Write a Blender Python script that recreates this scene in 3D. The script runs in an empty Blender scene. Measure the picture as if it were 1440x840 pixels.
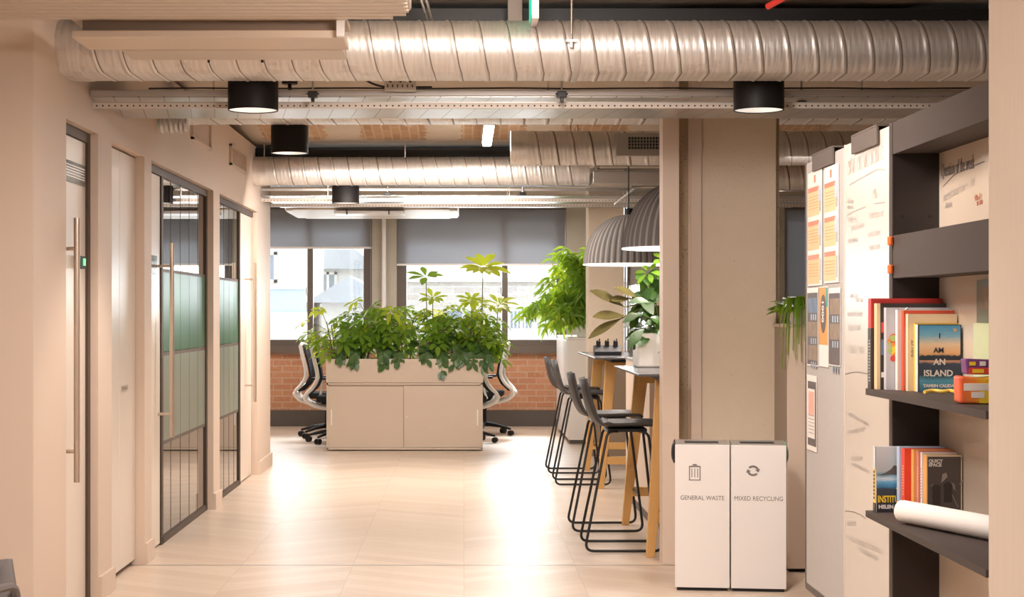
import bpy, bmesh, math, random
from mathutils import Vector, Matrix, Euler
PI = math.pi
random.seed(11)
SC = bpy.context.scene
COL = SC.collection
F = 2300.0; VX = 652.0; VY = 440.0; CH = 1.41      # the lens: focal length in pixels, vanishing point, eye height

def WX(px, Y): return (px - VX) * Y / F
def HZ(py, Y): return CH - (py - VY) * Y / F

# ------------------------------------------------------------------ materials
MATS = {}
class NT:
    def __init__(s, name):
        s.m = bpy.data.materials.new(name); s.m.use_nodes = True
        s.t = s.m.node_tree; s.n = s.t.nodes; s.l = s.t.links
        s.b = s.n['Principled BSDF']; s.out = s.n['Material Output']
    def node(s, typ, **kw):
        nd = s.n.new(typ)
        for k, v in kw.items(): setattr(nd, k, v)
        return nd
    def link(s, a, b): s.l.new(a, b)
    def val(s, inp, v):
        if isinstance(v, bpy.types.NodeSocket): s.l.new(v, inp)
        else: inp.default_value = v
    def math(s, op, a, b=0.0, c=0.0):
        nd = s.node('ShaderNodeMath', operation=op)
        s.val(nd.inputs[0], a); s.val(nd.inputs[1], b); s.val(nd.inputs[2], c)
        return nd.outputs[0]
    def obj(s):
        if not hasattr(s, '_o'):
            tc = s.node('ShaderNodeTexCoord'); sp = s.node('ShaderNodeSeparateXYZ')
            s.link(tc.outputs['Object'], sp.inputs[0]); s._o = (tc.outputs['Object'], sp.outputs[0], sp.outputs[1], sp.outputs[2])
        return s._o
    def noise(s, scale, detail=3, rough=.5, vec=None, stretch=None):
        nd = s.node('ShaderNodeTexNoise'); nd.inputs['Scale'].default_value = scale
        nd.inputs['Detail'].default_value = detail; nd.inputs['Roughness'].default_value = rough
        v = vec if vec is not None else s.obj()[0]
        if stretch:
            mp = s.node('ShaderNodeMapping'); mp.inputs['Scale'].default_value = stretch
            s.link(v, mp.inputs[0]); v = mp.outputs[0]
        s.link(v, nd.inputs['Vector']); return nd.outputs['Fac']
    def mix(s, f, a, b):
        nd = s.node('ShaderNodeMix', data_type='RGBA')
        s.val(nd.inputs[0], f)
        for i, v in ((6, a), (7, b)):
            if isinstance(v, bpy.types.NodeSocket): s.l.new(v, nd.inputs[i])
            else: nd.inputs[i].default_value = (*v[:3], 1)
        return nd.outputs[2]
    def ramp(s, f, stops):
        nd = s.node('ShaderNodeValToRGB'); cr = nd.color_ramp
        while len(cr.elements) < len(stops): cr.elements.new(.5)
        for e, (p, c) in zip(cr.elements, stops):
            e.position = p; e.color = (*c, 1) if len(c) == 3 else c
        s.val(nd.inputs[0], f); return nd.outputs[0]
    def bump(s, h, strength=.3, dist=.01):
        nd = s.node('ShaderNodeBump'); nd.inputs['Strength'].default_value = strength
        nd.inputs['Distance'].default_value = dist
        s.link(h, nd.inputs['Height']); s.link(nd.outputs[0], s.b.inputs['Normal'])
    def set(s, **kw):
        for k, v in kw.items():
            s.val(s.b.inputs[k], (*v, 1) if isinstance(v, tuple) and len(v) == 3 else v)
        return s.m

def plain(name, col, rough=.5, metal=0.0, var=.06, scale=8, emit=None, es=0, spec=.5, bumpy=0):
    if name in MATS: return MATS[name]
    t = NT(name)
    f = t.noise(scale, 4)
    c = t.mix(f, tuple(x * (1 - var) for x in col), tuple(min(1, x * (1 + var)) for x in col))
    t.set(**{'Base Color': c, 'Roughness': rough, 'Metallic': metal, 'Specular IOR Level': spec})
    if emit: t.set(**{'Emission Color': emit, 'Emission Strength': es})
    if bumpy: t.bump(t.noise(scale * 12, 3), bumpy, .002)
    MATS[name] = t.m; return t.m

def M(n): return MATS[n]

def fabric(name, a, b, scale=900):
    t = NT(name); f = t.noise(scale, 2, .6); g = t.noise(30, 3)
    c = t.mix(f, a, b); c = t.mix(t.math('MULTIPLY', g, .25), c, tuple(x * .8 for x in a))
    t.set(**{'Base Color': c, 'Roughness': .95, 'Specular IOR Level': .15}); t.bump(f, .3, .001)
    MATS[name] = t.m

def floor_mat():
    t = NT('oak_chevron')
    _, x, y, z = t.obj()
    W = .62; P = .14
    cx = t.math('DIVIDE', x, W); col = t.math('FLOOR', cx); fx = t.math('FRACT', cx)
    par = t.math('MODULO', t.math('ABSOLUTE', col), 2.0)
    sgn = t.math('SUBTRACT', t.math('MULTIPLY', par, 2.0), 1.0)
    yy = t.math('ADD', y, t.math('MULTIPLY', t.math('MULTIPLY', fx, sgn), W * .62))
    yy = t.math('SUBTRACT', yy, t.math('MULTIPLY', t.math('SUBTRACT', 1.0, par), 0.0))
    ry = t.math('DIVIDE', yy, P); row = t.math('FLOOR', ry); fy = t.math('FRACT', ry)
    cmb = t.node('ShaderNodeCombineXYZ'); t.val(cmb.inputs[0], col); t.val(cmb.inputs[1], row)
    wn = t.node('ShaderNodeTexWhiteNoise', noise_dimensions='3D'); t.link(cmb.outputs[0], wn.inputs[0])
    c2 = t.node('ShaderNodeCombineXYZ'); t.val(c2.inputs[0], t.math('MULTIPLY', fx, 1.2)); t.val(c2.inputs[1], t.math('MULTIPLY', ry, 2.2)); t.val(c2.inputs[2], wn.outputs[0])
    grain = t.noise(3.2, 6, .6, vec=c2.outputs[0])
    base = t.mix(wn.outputs[0], (.53, .41, .315), (.67, .555, .455))
    base = t.mix(t.math('MULTIPLY', grain, .75), base, (.55, .42, .31))
    big = t.noise(.7, 3)
    base = t.mix(t.math('MULTIPLY', big, .25), base, (.76, .66, .56))
    j1 = t.math('LESS_THAN', fy, .022); j2 = t.math('LESS_THAN', fx, .004)
    jj = t.math('MAXIMUM', j1, j2)
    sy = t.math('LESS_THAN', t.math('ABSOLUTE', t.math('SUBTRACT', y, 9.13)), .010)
    base = t.mix(t.math('MULTIPLY', jj, .7), base, (.34, .25, .17))
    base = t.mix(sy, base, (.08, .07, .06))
    t.set(**{'Base Color': base, 'Roughness': t.math('ADD', .26, t.math('MULTIPLY', grain, .16)), 'Specular IOR Level': .55})
    t.bump(t.math('SUBTRACT', t.math('MULTIPLY', grain, .3), jj), .12, .002)
    MATS['floor'] = t.m

def brick_mat(name, a, b, mortar, scale=1.0, vert='XZ', rough=.9, rowh=.225):
    t = NT(name); v, x, y, z = t.obj()
    cm = t.node('ShaderNodeCombineXYZ'); t.val(cm.inputs[0], x); t.val(cm.inputs[1], z if vert == 'XZ' else y)
    br = t.node('ShaderNodeTexBrick'); t.link(cm.outputs[0], br.inputs['Vector'])
    br.inputs['Scale'].default_value = scale; br.inputs['Brick Width'].default_value = .225; br.inputs['Row Height'].default_value = rowh / 3
    br.inputs['Mortar Size'].default_value = .008; br.inputs['Mortar Smooth'].default_value = .4; br.inputs['Bias'].default_value = 0
    br.inputs['Color1'].default_value = (*a, 1); br.inputs['Color2'].default_value = (*b, 1); br.inputs['Mortar'].default_value = (*mortar, 1)
    n = t.noise(22, 5, .7); n2 = t.noise(3, 3)
    c = t.mix(t.math('MULTIPLY', t.math('GREATER_THAN', n, .58), .45), br.outputs['Color'], mortar)
    c = t.mix(t.math('MULTIPLY', n2, .4), c, tuple(q * .7 for q in a))
    t.set(**{'Base Color': c, 'Roughness': rough}); t.bump(t.math('ADD', br.outputs['Fac'], t.math('MULTIPLY', n, -.6)), -.5, .01)
    MATS[name] = t.m

def concrete(name, a, b, pits=.0, rough=.85):
    t = NT(name); n = t.noise(2.2, 6, .65); n2 = t.noise(60, 3, .6); n3 = t.noise(9, 4, .6)
    c = t.mix(n, a, b); c = t.mix(t.math('MULTIPLY', n3, .3), c, tuple(q * .82 for q in a))
    if pits:
        p = t.math('GREATER_THAN', n2, 1 - pits); c = t.mix(t.math('MULTIPLY', p, .6), c, tuple(q * .35 for q in a))
    t.set(**{'Base Color': c, 'Roughness': rough}); t.bump(t.math('ADD', n2, n3), .35, .006)
    MATS[name] = t.m

def metal_duct(name, col=(.73, .71, .685), rough=.42):
    t = NT(name); n = t.noise(6, 4, .65); n2 = t.noise(14, 3, .6, stretch=(5, .25, .25)); n3 = t.noise(1.6, 3)
    c = t.mix(t.math('MULTIPLY', n2, 1.0), tuple(q * .72 for q in col), tuple(min(1, q * 1.15) for q in col))  # lengthwise streaks: highlights of the corrugation put into the colour
    c = t.mix(t.math('MULTIPLY', t.math('GREATER_THAN', n, .60), .25), c, (.42, .35, .30))
    c = t.mix(t.math('MULTIPLY', n3, .25), c, (.52, .45, .39))
    t.set(**{'Base Color': c, 'Metallic': .80, 'Roughness': t.math('ADD', rough - .06, t.math('MULTIPLY', n, .2))})
    t.bump(n2, .35, .006)
    MATS[name] = t.m

def wood(name, a, b, axis=2, rough=.5, sc=6):
    t = NT(name); st = [9, 9, 9]; st[axis] = .7
    n = t.noise(sc, 5, .65, stretch=tuple(st)); n2 = t.noise(1.5, 2)
    c = t.mix(n, a, b); c = t.mix(t.math('MULTIPLY', n2, .3), c, tuple(q * .85 for q in a))
    t.set(**{'Base Color': c, 'Roughness': rough}); t.bump(n, .1, .002); MATS[name] = t.m

def dots_mat():
    t = NT('perforated_zinc'); _, x, y, z = t.obj()
    fx = t.math('SUBTRACT', t.math('FRACT', t.math('DIVIDE', x, .0296)), .5)
    dx = t.math('MULTIPLY', fx, .0296); dz = t.math('ADD', z, -.012)
    d = t.math('SQRT', t.math('ADD', t.math('MULTIPLY', dx, dx), t.math('MULTIPLY', dz, dz)))
    h = t.math('LESS_THAN', d, .0042)
    c = t.mix(h, (.70, .62, .54), (.03, .02, .02))
    t.set(**{'Base Color': c, 'Metallic': .25, 'Roughness': .5}); MATS['tray'] = t.m
    t = NT('tray_mesh_bed'); _, x, y, z = t.obj()
    a = t.math('FRACT', t.math('DIVIDE', t.math('ADD', x, t.math('MULTIPLY', y, .15)), .12))
    h = t.math('LESS_THAN', a, .05)
    b2 = t.math('LESS_THAN', t.math('ABSOLUTE', t.math('SUBTRACT', t.math('FRACT', t.math('DIVIDE', x, .04)), .5)), .06)
    c = t.mix(t.math('MULTIPLY', h, .8), (.50, .49, .47), (.12, .10, .09)); n = t.noise(2.5, 3)
    c = t.mix(t.math('MULTIPLY', n, .35), c, (.34, .31, .28))
    t.set(**{'Base Color': c, 'Metallic': .75, 'Roughness': .32}); t.bump(b2, .15, .003); MATS['bed'] = t.m

def leaf_mat(name, dark, light, trans, ts=.4):
    t = NT(name)
    oi = t.node('ShaderNodeNewGeometry')
    n = t.noise(11, 2); r = oi.outputs['Random Per Island']
    f = t.math('ADD', t.math('MULTIPLY', r, .75), t.math('MULTIPLY', n, .3))
    c = t.mix(f, dark, light)
    t.set(**{'Base Color': c, 'Roughness': .34, 'Specular IOR Level': .5})
    tr = t.node('ShaderNodeBsdfTranslucent'); tr.inputs[0].default_value = (*trans, 1)
    mx = t.node('ShaderNodeMixShader'); mx.inputs[0].default_value = ts
    t.link(t.b.outputs[0], mx.inputs[1]); t.link(tr.outputs[0], mx.inputs[2]); t.link(mx.outputs[0], t.out.inputs[0])
    MATS[name] = t.m

def vault_mat():
    t = NT('painted_vault_with_bare_brick'); _, x, y, z = t.obj()
    cm = t.node('ShaderNodeCombineXYZ'); t.val(cm.inputs[0], y); t.val(cm.inputs[1], x)
    br = t.node('ShaderNodeTexBrick'); t.link(cm.outputs[0], br.inputs['Vector']); br.inputs['Scale'].default_value = 1
    br.inputs['Brick Width'].default_value = .225; br.inputs['Row Height'].default_value = .075; br.inputs['Mortar Size'].default_value = .008
    br.inputs['Color1'].default_value = (.46, .27, .14, 1); br.inputs['Color2'].default_value = (.58, .36, .20, 1); br.inputs['Mortar'].default_value = (.60, .45, .32, 1)
    n = t.noise(9, 4, .7); n2 = t.noise(3, 4, .6)
    fx = t.math('FRACT', t.math('DIVIDE', t.math('ADD', x, .17), .83))
    ax = t.math('ABSOLUTE', t.math('SUBTRACT', fx, .5))
    e = t.math('ADD', ax, t.math('MULTIPLY', t.math('SUBTRACT', n, .5), .22))
    m1 = t.math('LESS_THAN', e, .32)
    m2 = t.math('GREATER_THAN', t.math('ADD', n2, t.math('MULTIPLY', n, .3)), .50)
    ym = t.math('MULTIPLY', t.math('GREATER_THAN', y, 11.9), t.math('LESS_THAN', y, 13.85))
    m = t.math('MULTIPLY', t.math('MULTIPLY', m1, m2), ym)
    c = t.mix(t.math('MULTIPLY', m, .92), t.mix(n2, (.60, .50, .40), (.72, .63, .52)), br.outputs['Color'])
    t.set(**{'Base Color': c, 'Roughness': .9}); t.bump(n, .3, .01); MATS['vault'] = t.m

def blind_mat():
    t = NT('grey_roller_blind_fabric'); _, x, y, z = t.obj()
    w = t.math('FRACT', t.math('DIVIDE', z, .02)); n = t.noise(3, 2)
    c = t.mix(t.math('MULTIPLY', w, .3), (.43, .43, .45), (.39, .395, .42))
    t.set(**{'Base Color': c, 'Roughness': .9, 'Specular IOR Level': .1})
    tr = t.node('ShaderNodeBsdfTranslucent'); tr.inputs[0].default_value = (.34, .345, .36, 1)
    tp = t.node('ShaderNodeBsdfTransparent'); tp.inputs[0].default_value = (.9, .95, 1, 1)
    m1 = t.node('ShaderNodeMixShader'); m1.inputs[0].default_value = .45
    m2 = t.node('ShaderNodeMixShader'); m2.inputs[0].default_value = .07
    t.link(t.b.outputs[0], m1.inputs[1]); t.link(tr.outputs[0], m1.inputs[2])
    t.link(m1.outputs[0], m2.inputs[1]); t.link(tp.outputs[0], m2.inputs[2]); t.link(m2.outputs[0], t.out.inputs[0])
    MATS['blind'] = t.m

def glass_mat(name, tint=(.95, .97, .97), refl=(1, 1, 1), base=.06, gain=1.0, rough=.0):
    t = NT(name); t.n.remove(t.b)
    tp = t.node('ShaderNodeBsdfTransparent'); tp.inputs[0].default_value = (*tint, 1)
    gl = t.node('ShaderNodeBsdfGlossy'); gl.inputs[0].default_value = (*refl, 1); gl.inputs['Roughness'].default_value = rough
    fr = t.node('ShaderNodeFresnel'); fr.inputs[0].default_value = 1.5
    f = t.math('MINIMUM', t.math('ADD', t.math('MULTIPLY', fr.outputs[0], gain), base), 1.0)
    mx = t.node('ShaderNodeMixShader'); t.val(mx.inputs[0], f)
    t.link(tp.outputs[0], mx.inputs[1]); t.link(gl.outputs[0], mx.inputs[2]); t.link(mx.outputs[0], t.out.inputs[0])
    MATS[name] = t.m

floor_mat(); dots_mat(); vault_mat(); blind_mat()
brick_mat('brick', (.50, .22, .115), (.62, .31, .17), (.60, .43, .31))
brick_mat('brick_far', (.62, .55, .50), (.74, .70, .66), (.8, .8, .8), scale=.5)
concrete('concrete', (.72, .60, .46), (.81, .70, .56), .30)
concrete('concrete_grey', (.40, .36, .29), (.52, .48, .40), .34)
concrete('concrete_rough', (.27, .20, .13), (.42, .33, .23), .38)
metal_duct('duct'); metal_duct('duct_bright', (.80, .78, .76), .32)
glass_mat('glass_clear'); glass_mat('glass_door', (.55, .58, .55), base=.12, gain=1.3)
glass_mat('glass_screen', (.70, .72, .73), base=.02, gain=.35, rough=.12)
wood('oak_leg', (.60, .33, .10), (.74, .44, .16)); wood('wood_panel', (.60, .50, .41), (.68, .59, .50), rough=.7, sc=5)
fabric('felt_grey', (.44, .42, .41), (.60, .58, .56)); fabric('felt_lamp', (.11, .098, .092), (.19, .175, .165)); fabric('felt_lamp_light', (.23, .21, .20), (.32, .30, .285))
fabric('mesh_black', (.02, .02, .024), (.05, .05, .055)); fabric('chair_grey', (.16, .14, .13), (.22, .2, .19))
leaf_mat('leaf', (.035, .10, .015), (.20, .36, .04), (.50, .75, .06), .45)
leaf_mat('leaf_bright', (.22, .36, .03), (.44, .55, .05), (.95, 1.0, .08), .6)
leaf_mat('leaf_dark', (.02, .06, .016), (.06, .13, .03), (.12, .26, .03), .22)
leaf_mat('leaf_ivy', (.03, .08, .025), (.11, .20, .06), (.18, .34, .04), .25)
leaf_mat('leaf_olive', (.10, .085, .03), (.17, .14, .05), (.2, .2, .05), .15)
plain('paint', (.68, .55, .45), .55, var=.02, scale=2)
plain('paint_shade', (.56, .42, .325), .6, var=.02, scale=2)  # darker copy of paint, the cross wall's shade put into the colour
plain('door_white', (.73, .64, .55), .28, var=.015, scale=2)
plain('cupboard', (.71, .63, .55), .30, var=.015)
plain('frame_dark', (.085, .06, .045), .5, spec=.25); plain('frame_brown', (.13, .105, .09), .55, spec=.2)
plain('win_frame', (.13, .10, .08), .4); plain('base_dark', (.095, .08, .068), .5)
plain('seam', (.22, .18, .15), .5, .5)  # dark seam strip, its groove shadow put into the colour
plain('black_steel', (.008, .0065, .006), .5); plain('lamp_black', (.010, .008, .008), .55, spec=.3)
plain('black_plastic', (.018, .017, .018), .55, spec=.3); plain('black_metal', (.014, .012, .011), .38, .2)
plain('white', (.83, .79, .76), .35, var=.01); plain('white_plastic', (.88, .86, .83), .35, var=.02)
plain('bin_white', (.88, .85, .83), .3, var=.01); plain('bin_ink', (.20, .18, .17), .5)
plain('steel', (.66, .63, .6), .25, .95); plain('steel_warm', (.68, .58, .49), .28, .85)
plain('zinc', (.50, .47, .44), .4, .7); plain('zinc_light', (.72, .66, .58), .5, .3)
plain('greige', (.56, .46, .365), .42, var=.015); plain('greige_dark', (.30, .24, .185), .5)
plain('shelf', (.078, .062, .055), .6, var=.03, spec=.15); plain('shelf_dark', (.022, .015, .014), .4)
plain('board', (.60, .54, .47), .27, var=.012, scale=1.5, spec=.22); plain('back_panel', (.72, .60, .48), .25, var=.015, scale=1.5)
plain('raft', (.60, .52, .44), .4, .3, var=.03); plain('unit', (.66, .55, .45), .4, var=.02); plain('unit_dark', (.25, .19, .15), .5)
plain('table_top', (.12, .12, .13), .22); plain('stool_seat', (.035, .031, .03), .48); plain('stool_back', (.13, .115, .105), .5)
plain('ink', (.22, .19, .18), .5); plain('ink_soft', (.42, .38, .35), .5); plain('ink_red', (.72, .25, .16), .5)
plain('orange', (.85, .17, .04), .4); plain('red_pipe', (.55, .03, .02), .4)
plain('soil', (.05, .035, .02), .95); plain('stem', (.16, .15, .05), .6); plain('stem_brown', (.14, .09, .05), .7)
plain('green_light', (.02, .5, .1), .4, emit=(.1, 1, .2), es=1.4); plain('exit_green', (.0, .42, .27), .4, emit=(0, .6, .38), es=.7)
plain('lamp_glow', (1, 1, 1), .4, emit=(1, .93, .84), es=14); plain('bulb', (1, 1, 1), .4, emit=(1, .9, .78), es=22)
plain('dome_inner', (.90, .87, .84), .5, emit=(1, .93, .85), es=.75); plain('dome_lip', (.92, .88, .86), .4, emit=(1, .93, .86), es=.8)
plain('reflector', (.9, .88, .85), .18, .9, bumpy=.5, scale=30, emit=(1, .93, .85), es=.45)  # own glow added, standing in for lamplight sparkling on the reflector
plain('mint', (.30, .50, .38), .5); plain('clad', (.24, .17, .11), .5)
plain('film_green', (.055, .13, .07), .35, spec=.2, var=.3, scale=2); plain('film_pale', (.20, .225, .18), .35, spec=.25, var=.12, scale=1.5)
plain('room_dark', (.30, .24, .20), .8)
plain('house_white', (.78, .77, .75), .9); plain('house_cream', (.80, .76, .68), .9); plain('roof_grey', (.50, .54, .60), .9); plain('far_glass', (.30, .36, .44), .3)
plain('fence_blue', (.50, .62, .74), .7); plain('street', (.62, .62, .6), .9); plain('paper', (.88, .84, .80), .5, var=.01)
plain('peach', (.86, .60, .34), .6); plain('peach_line', (.70, .36, .14), .6)

# ------------------------------------------------------------------ mesh helpers
def link_mesh(name, bm, mat=None, parent=None, smooth=False, bevel=0, seg=2, loc=None):
    bmesh.ops.recalc_face_normals(bm, faces=bm.faces)
    me = bpy.data.meshes.new(name); bm.to_mesh(me); bm.free()
    for m in (mat if isinstance(mat, (list, tuple)) else [mat]):
        if m: me.materials.append(MATS[m] if isinstance(m, str) else m)
    if smooth:
        for p in me.polygons: p.use_smooth = True
        try: me.set_sharp_from_angle(angle=math.radians(38))
        except Exception: pass
    o = bpy.data.objects.new(name, me); COL.objects.link(o)
    if loc is not None: o.location = loc
    if parent: o.parent = parent
    if bevel:
        b = o.modifiers.new('Bevel', 'BEVEL'); b.width = bevel; b.segments = seg; b.limit_method = 'ANGLE'; b.angle_limit = math.radians(40)
    return o

def box(bm, x0, x1, y0, y1, z0, z1, mi=0):
    vs = [bm.verts.new((x, y, z)) for z in (z0, z1) for x, y in ((x0, y0), (x1, y0), (x1, y1), (x0, y1))]
    for q in ((0, 3, 2, 1), (4, 5, 6, 7), (0, 1, 5, 4), (1, 2, 6, 5), (2, 3, 7, 6), (3, 0, 4, 7)):
        f = bm.faces.new([vs[i] for i in q]); f.material_index = mi
    return vs

def cyl(bm, p0, p1, r0, r1=None, n=16, caps=True, mi=0):
    r1 = r0 if r1 is None else r1
    p0 = Vector(p0); p1 = Vector(p1); d = (p1 - p0).normalized()
    a = d.orthogonal().normalized(); b = d.cross(a)
    R = []
    for p, r in ((p0, r0), (p1, r1)):
        R.append([bm.verts.new(p + (a * math.cos(2 * PI * i / n) + b * math.sin(2 * PI * i / n)) * r) for i in range(n)])
    for i in range(n):
        f = bm.faces.new((R[0][i], R[0][(i + 1) % n], R[1][(i + 1) % n], R[1][i])); f.material_index = mi
    if caps:
        for q in R:
            f = bm.faces.new(q); f.material_index = mi

def lathe(bm, prof, c=(0, 0, 0), n=32, mi=0, flute=None):
    c = Vector(c); rings = []
    for r, z in prof:
        ring = []
        for i in range(n):
            a = 2 * PI * i / n; rr = r * (flute(a) if flute else 1)
            ring.append(bm.verts.new(c + Vector((rr * math.cos(a), rr * math.sin(a), z))))
        rings.append(ring)
    for k in range(len(rings) - 1):
        for i in range(n):
            f = bm.faces.new((rings[k][i], rings[k][(i + 1) % n], rings[k + 1][(i + 1) % n], rings[k + 1][i])); f.material_index = mi
    return rings

def tube(bm, pts, r, n=8, closed=False, mi=0):
    pts = [Vector(p) for p in pts]; rings = []; m = len(pts); prev = None
    for i, p in enumerate(pts):
        if closed: t = (pts[(i + 1) % m] - pts[i - 1])
        else: t = (pts[min(i + 1, m - 1)] - pts[max(i - 1, 0)])
        t.normalize()
        if prev is None: a = t.orthogonal().normalized()
        else:
            a = prev - t * prev.dot(t)
            a = a.normalized() if a.length > 1e-6 else t.orthogonal().normalized()
        prev = a; b = t.cross(a); rr = r[i] if isinstance(r, (list, tuple)) else r
        rings.append([bm.verts.new(p + (a * math.cos(2 * PI * k / n) + b * math.sin(2 * PI * k / n)) * rr) for k in range(n)])
    K = m if closed else m - 1
    for i in range(K):
        A = rings[i]; B = rings[(i + 1) % m]
        for k in range(n):
            f = bm.faces.new((A[k], A[(k + 1) % n], B[(k + 1) % n], B[k])); f.material_index = mi
    if not closed:
        for q in (rings[0], rings[-1]):
            f = bm.faces.new(q); f.material_index = mi

def round_path(pts, rad, seg=5):
    pts = [Vector(p) for p in pts]; out = [pts[0]]
    for i in range(1, len(pts) - 1):
        a, b, c = pts[i - 1], pts[i], pts[i + 1]
        u = (a - b); v = (c - b); k = min(rad, u.length * .49, v.length * .49)
        p = b + u.normalized() * k; q = b + v.normalized() * k
        for j in range(seg + 1):
            t = j / seg; out.append(p * (1 - t) ** 2 + b * 2 * t * (1 - t) + q * t * t)
    out.append(pts[-1]); return out

def prism(bm, poly, axis, a, b, mi=0):
    # poly: 2-D outline; extruded along axis from a to b
    def P(u, v, w):
        return {'x': (w, u, v), 'y': (u, w, v), 'z': (u, v, w)}[axis]
    A = [bm.verts.new(P(u, v, a)) for u, v in poly]; B = [bm.verts.new(P(u, v, b)) for u, v in poly]
    n = len(poly)
    for i in range(n):
        f = bm.faces.new((A[i], A[(i + 1) % n], B[(i + 1) % n], B[i])); f.material_index = mi
    f = bm.faces.new(A); f.material_index = mi; f = bm.faces.new(B); f.material_index = mi

def part_box(name, dims, mat, parent=None, bevel=0, seg=2):
    bm = bmesh.new(); box(bm, *dims); return link_mesh(name, bm, mat, parent, bevel=bevel, seg=seg)
def part_boxes(name, ds, mat, parent=None, bevel=0):
    bm = bmesh.new()
    for d in ds: box(bm, *d)
    return link_mesh(name, bm, mat, parent, bevel=bevel)
def part_cyl(name, p0, p1, r, mat, parent=None, n=20, r1=None, bevel=0):
    bm = bmesh.new(); cyl(bm, p0, p1, r, r1, n); return link_mesh(name, bm, mat, parent, smooth=True, bevel=bevel)
def part_tube(name, pts, r, mat, parent=None, n=8):
    bm = bmesh.new(); tube(bm, pts, r, n); return link_mesh(name, bm, mat, parent, smooth=True)

def tag(o, label, cat, group=None):
    o['label'] = label; o['category'] = cat
    if group: o['group'] = group
    return o
def struct(o): o['kind'] = 'structure'; return o
def thing(name, label, cat, loc=(0, 0, 0), rz=0, group=None):
    o = bpy.data.objects.new(name, None); COL.objects.link(o); o.location = loc; o.rotation_euler = (0, 0, rz)
    o.empty_display_size = .1
    return tag(o, label, cat, group)
def dup(root, loc=None, rz=None, label=None):
    def rec(o, par):
        c = o.copy(); COL.objects.link(c); c.parent = par
        for ch in list(o.children): rec(ch, c)
        return c
    r = rec(root, None)
    if loc is not None: r.location = loc
    if rz is not None: r.rotation_euler = (0, 0, rz)
    if label: r['label'] = label
    return r

def text(body, size, loc, rot, mat, parent, name='lettering', align='LEFT', sx=1.0, ext=.0004, bold=0):
    cu = bpy.data.curves.new(name, 'FONT'); cu.body = body; cu.size = size; cu.extrude = ext; cu.align_x = align; cu.offset = bold
    cu.resolution_u = 3
    t = bpy.data.objects.new('tmp', cu); COL.objects.link(t)
    dg = bpy.context.evaluated_depsgraph_get(); dg.update()
    me = bpy.data.meshes.new_from_object(t.evaluated_get(dg)); COL.objects.unlink(t); bpy.data.objects.remove(t)
    me.materials.clear(); me.materials.append(MATS[mat])
    for p in me.polygons: p.material_index = 0
    o = bpy.data.objects.new(name, me); COL.objects.link(o); o.location = loc; o.rotation_euler = rot; o.scale = (sx, 1, 1); o.parent = parent
    return o
FRONT = (PI / 2, 0, 0)              # faces the camera side (-Y)
AISLE = (PI / 2, 0, -PI / 2)        # faces the aisle (-X)

# ------------------------------------------------------------------ the shell
struct(part_box('floor', (-6, 6, -4, 20.4, -.1, 0), 'floor'))
# jack-arch ceiling
bm = bmesh.new()
BEAMS = [-2.0, 1.2, 4.4, 7.675, 10.85, 14.12, 17.3, 20.4]
for a, b in zip([-4.2] + BEAMS, BEAMS):
    ys = [a + (b - a) * i / 12 for i in range(13)]
    prev = None
    for i, y in enumerate(ys):
        t = i / 12; z = 2.835 + .13 * (1 - (2 * t - 1) ** 2)
        cur = (bm.verts.new((-6, y, z)), bm.verts.new((6, y, z)))
        if prev: bm.faces.new((prev[0], prev[1], cur[1], cur[0]))
        prev = cur
ce = struct(link_mesh('ceiling', bm, 'vault', smooth=True))
mo = ce.modifiers.new('Solid', 'SOLIDIFY'); mo.thickness = -.12
for i, y in enumerate(BEAMS[:-1]):
    bm = bmesh.new(); box(bm, -6, 6, y - .07, y + .07, 2.75, 2.765); box(bm, -6, 6, y - .012, y + .012, 2.76, 2.96)
    box(bm, -6, 6, y - .07, y - .012, 2.765, 2.825); box(bm, -6, 6, y + .012, y + .07, 2.765, 2.825)
    o = link_mesh('trim_%d' % (i + 20), bm, 'black_steel'); struct(o)
# outer walls of the room
struct(part_box('wall_rear', (-6, 6, -4.2, -4, 0, 3.05), 'paint'))
struct(part_box('wall_far_left', (-6.2, -6, -4.2, 20.4, 0, 3.05), 'paint'))
struct(part_box('wall_far_right', (6, 6.2, -4.2, 20.4, 0, 3.05), 'paint'))
# left wall with its recessed doors
LX = -1.79
bm = bmesh.new()
for a, b in ((6.8, 7.365), (8.01, 8.32), (9.17, 9.38), (11.7, 12.0), (14.2, 15.14)): box(bm, LX - .16, LX, a, b, 0, 2.285)
box(bm, LX - .16, LX, 6.8, 15.14, 2.285, 2.84)
struct(link_mesh('wall_left', bm, 'paint'))
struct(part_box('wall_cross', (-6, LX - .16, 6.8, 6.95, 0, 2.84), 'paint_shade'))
struct(part_box('wall_back_left', (-6, LX - .16, 14.99, 15.14, 0, 2.84), 'paint'))
for i, (a, b) in enumerate(((6.8, 7.365), (8.01, 8.32), (9.17, 9.38), (11.7, 12.0), (14.2, 15.14))):
    bm = bmesh.new(); box(bm, LX, LX + .018, a - .0, b + .012, 0, .115); 
    if i == 4: box(bm, LX - .16, LX + .018, 15.14, 15.158, 0, .115)
    o = link_mesh('trim_%d' % (i + 1), bm, 'paint'); struct(o)
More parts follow.
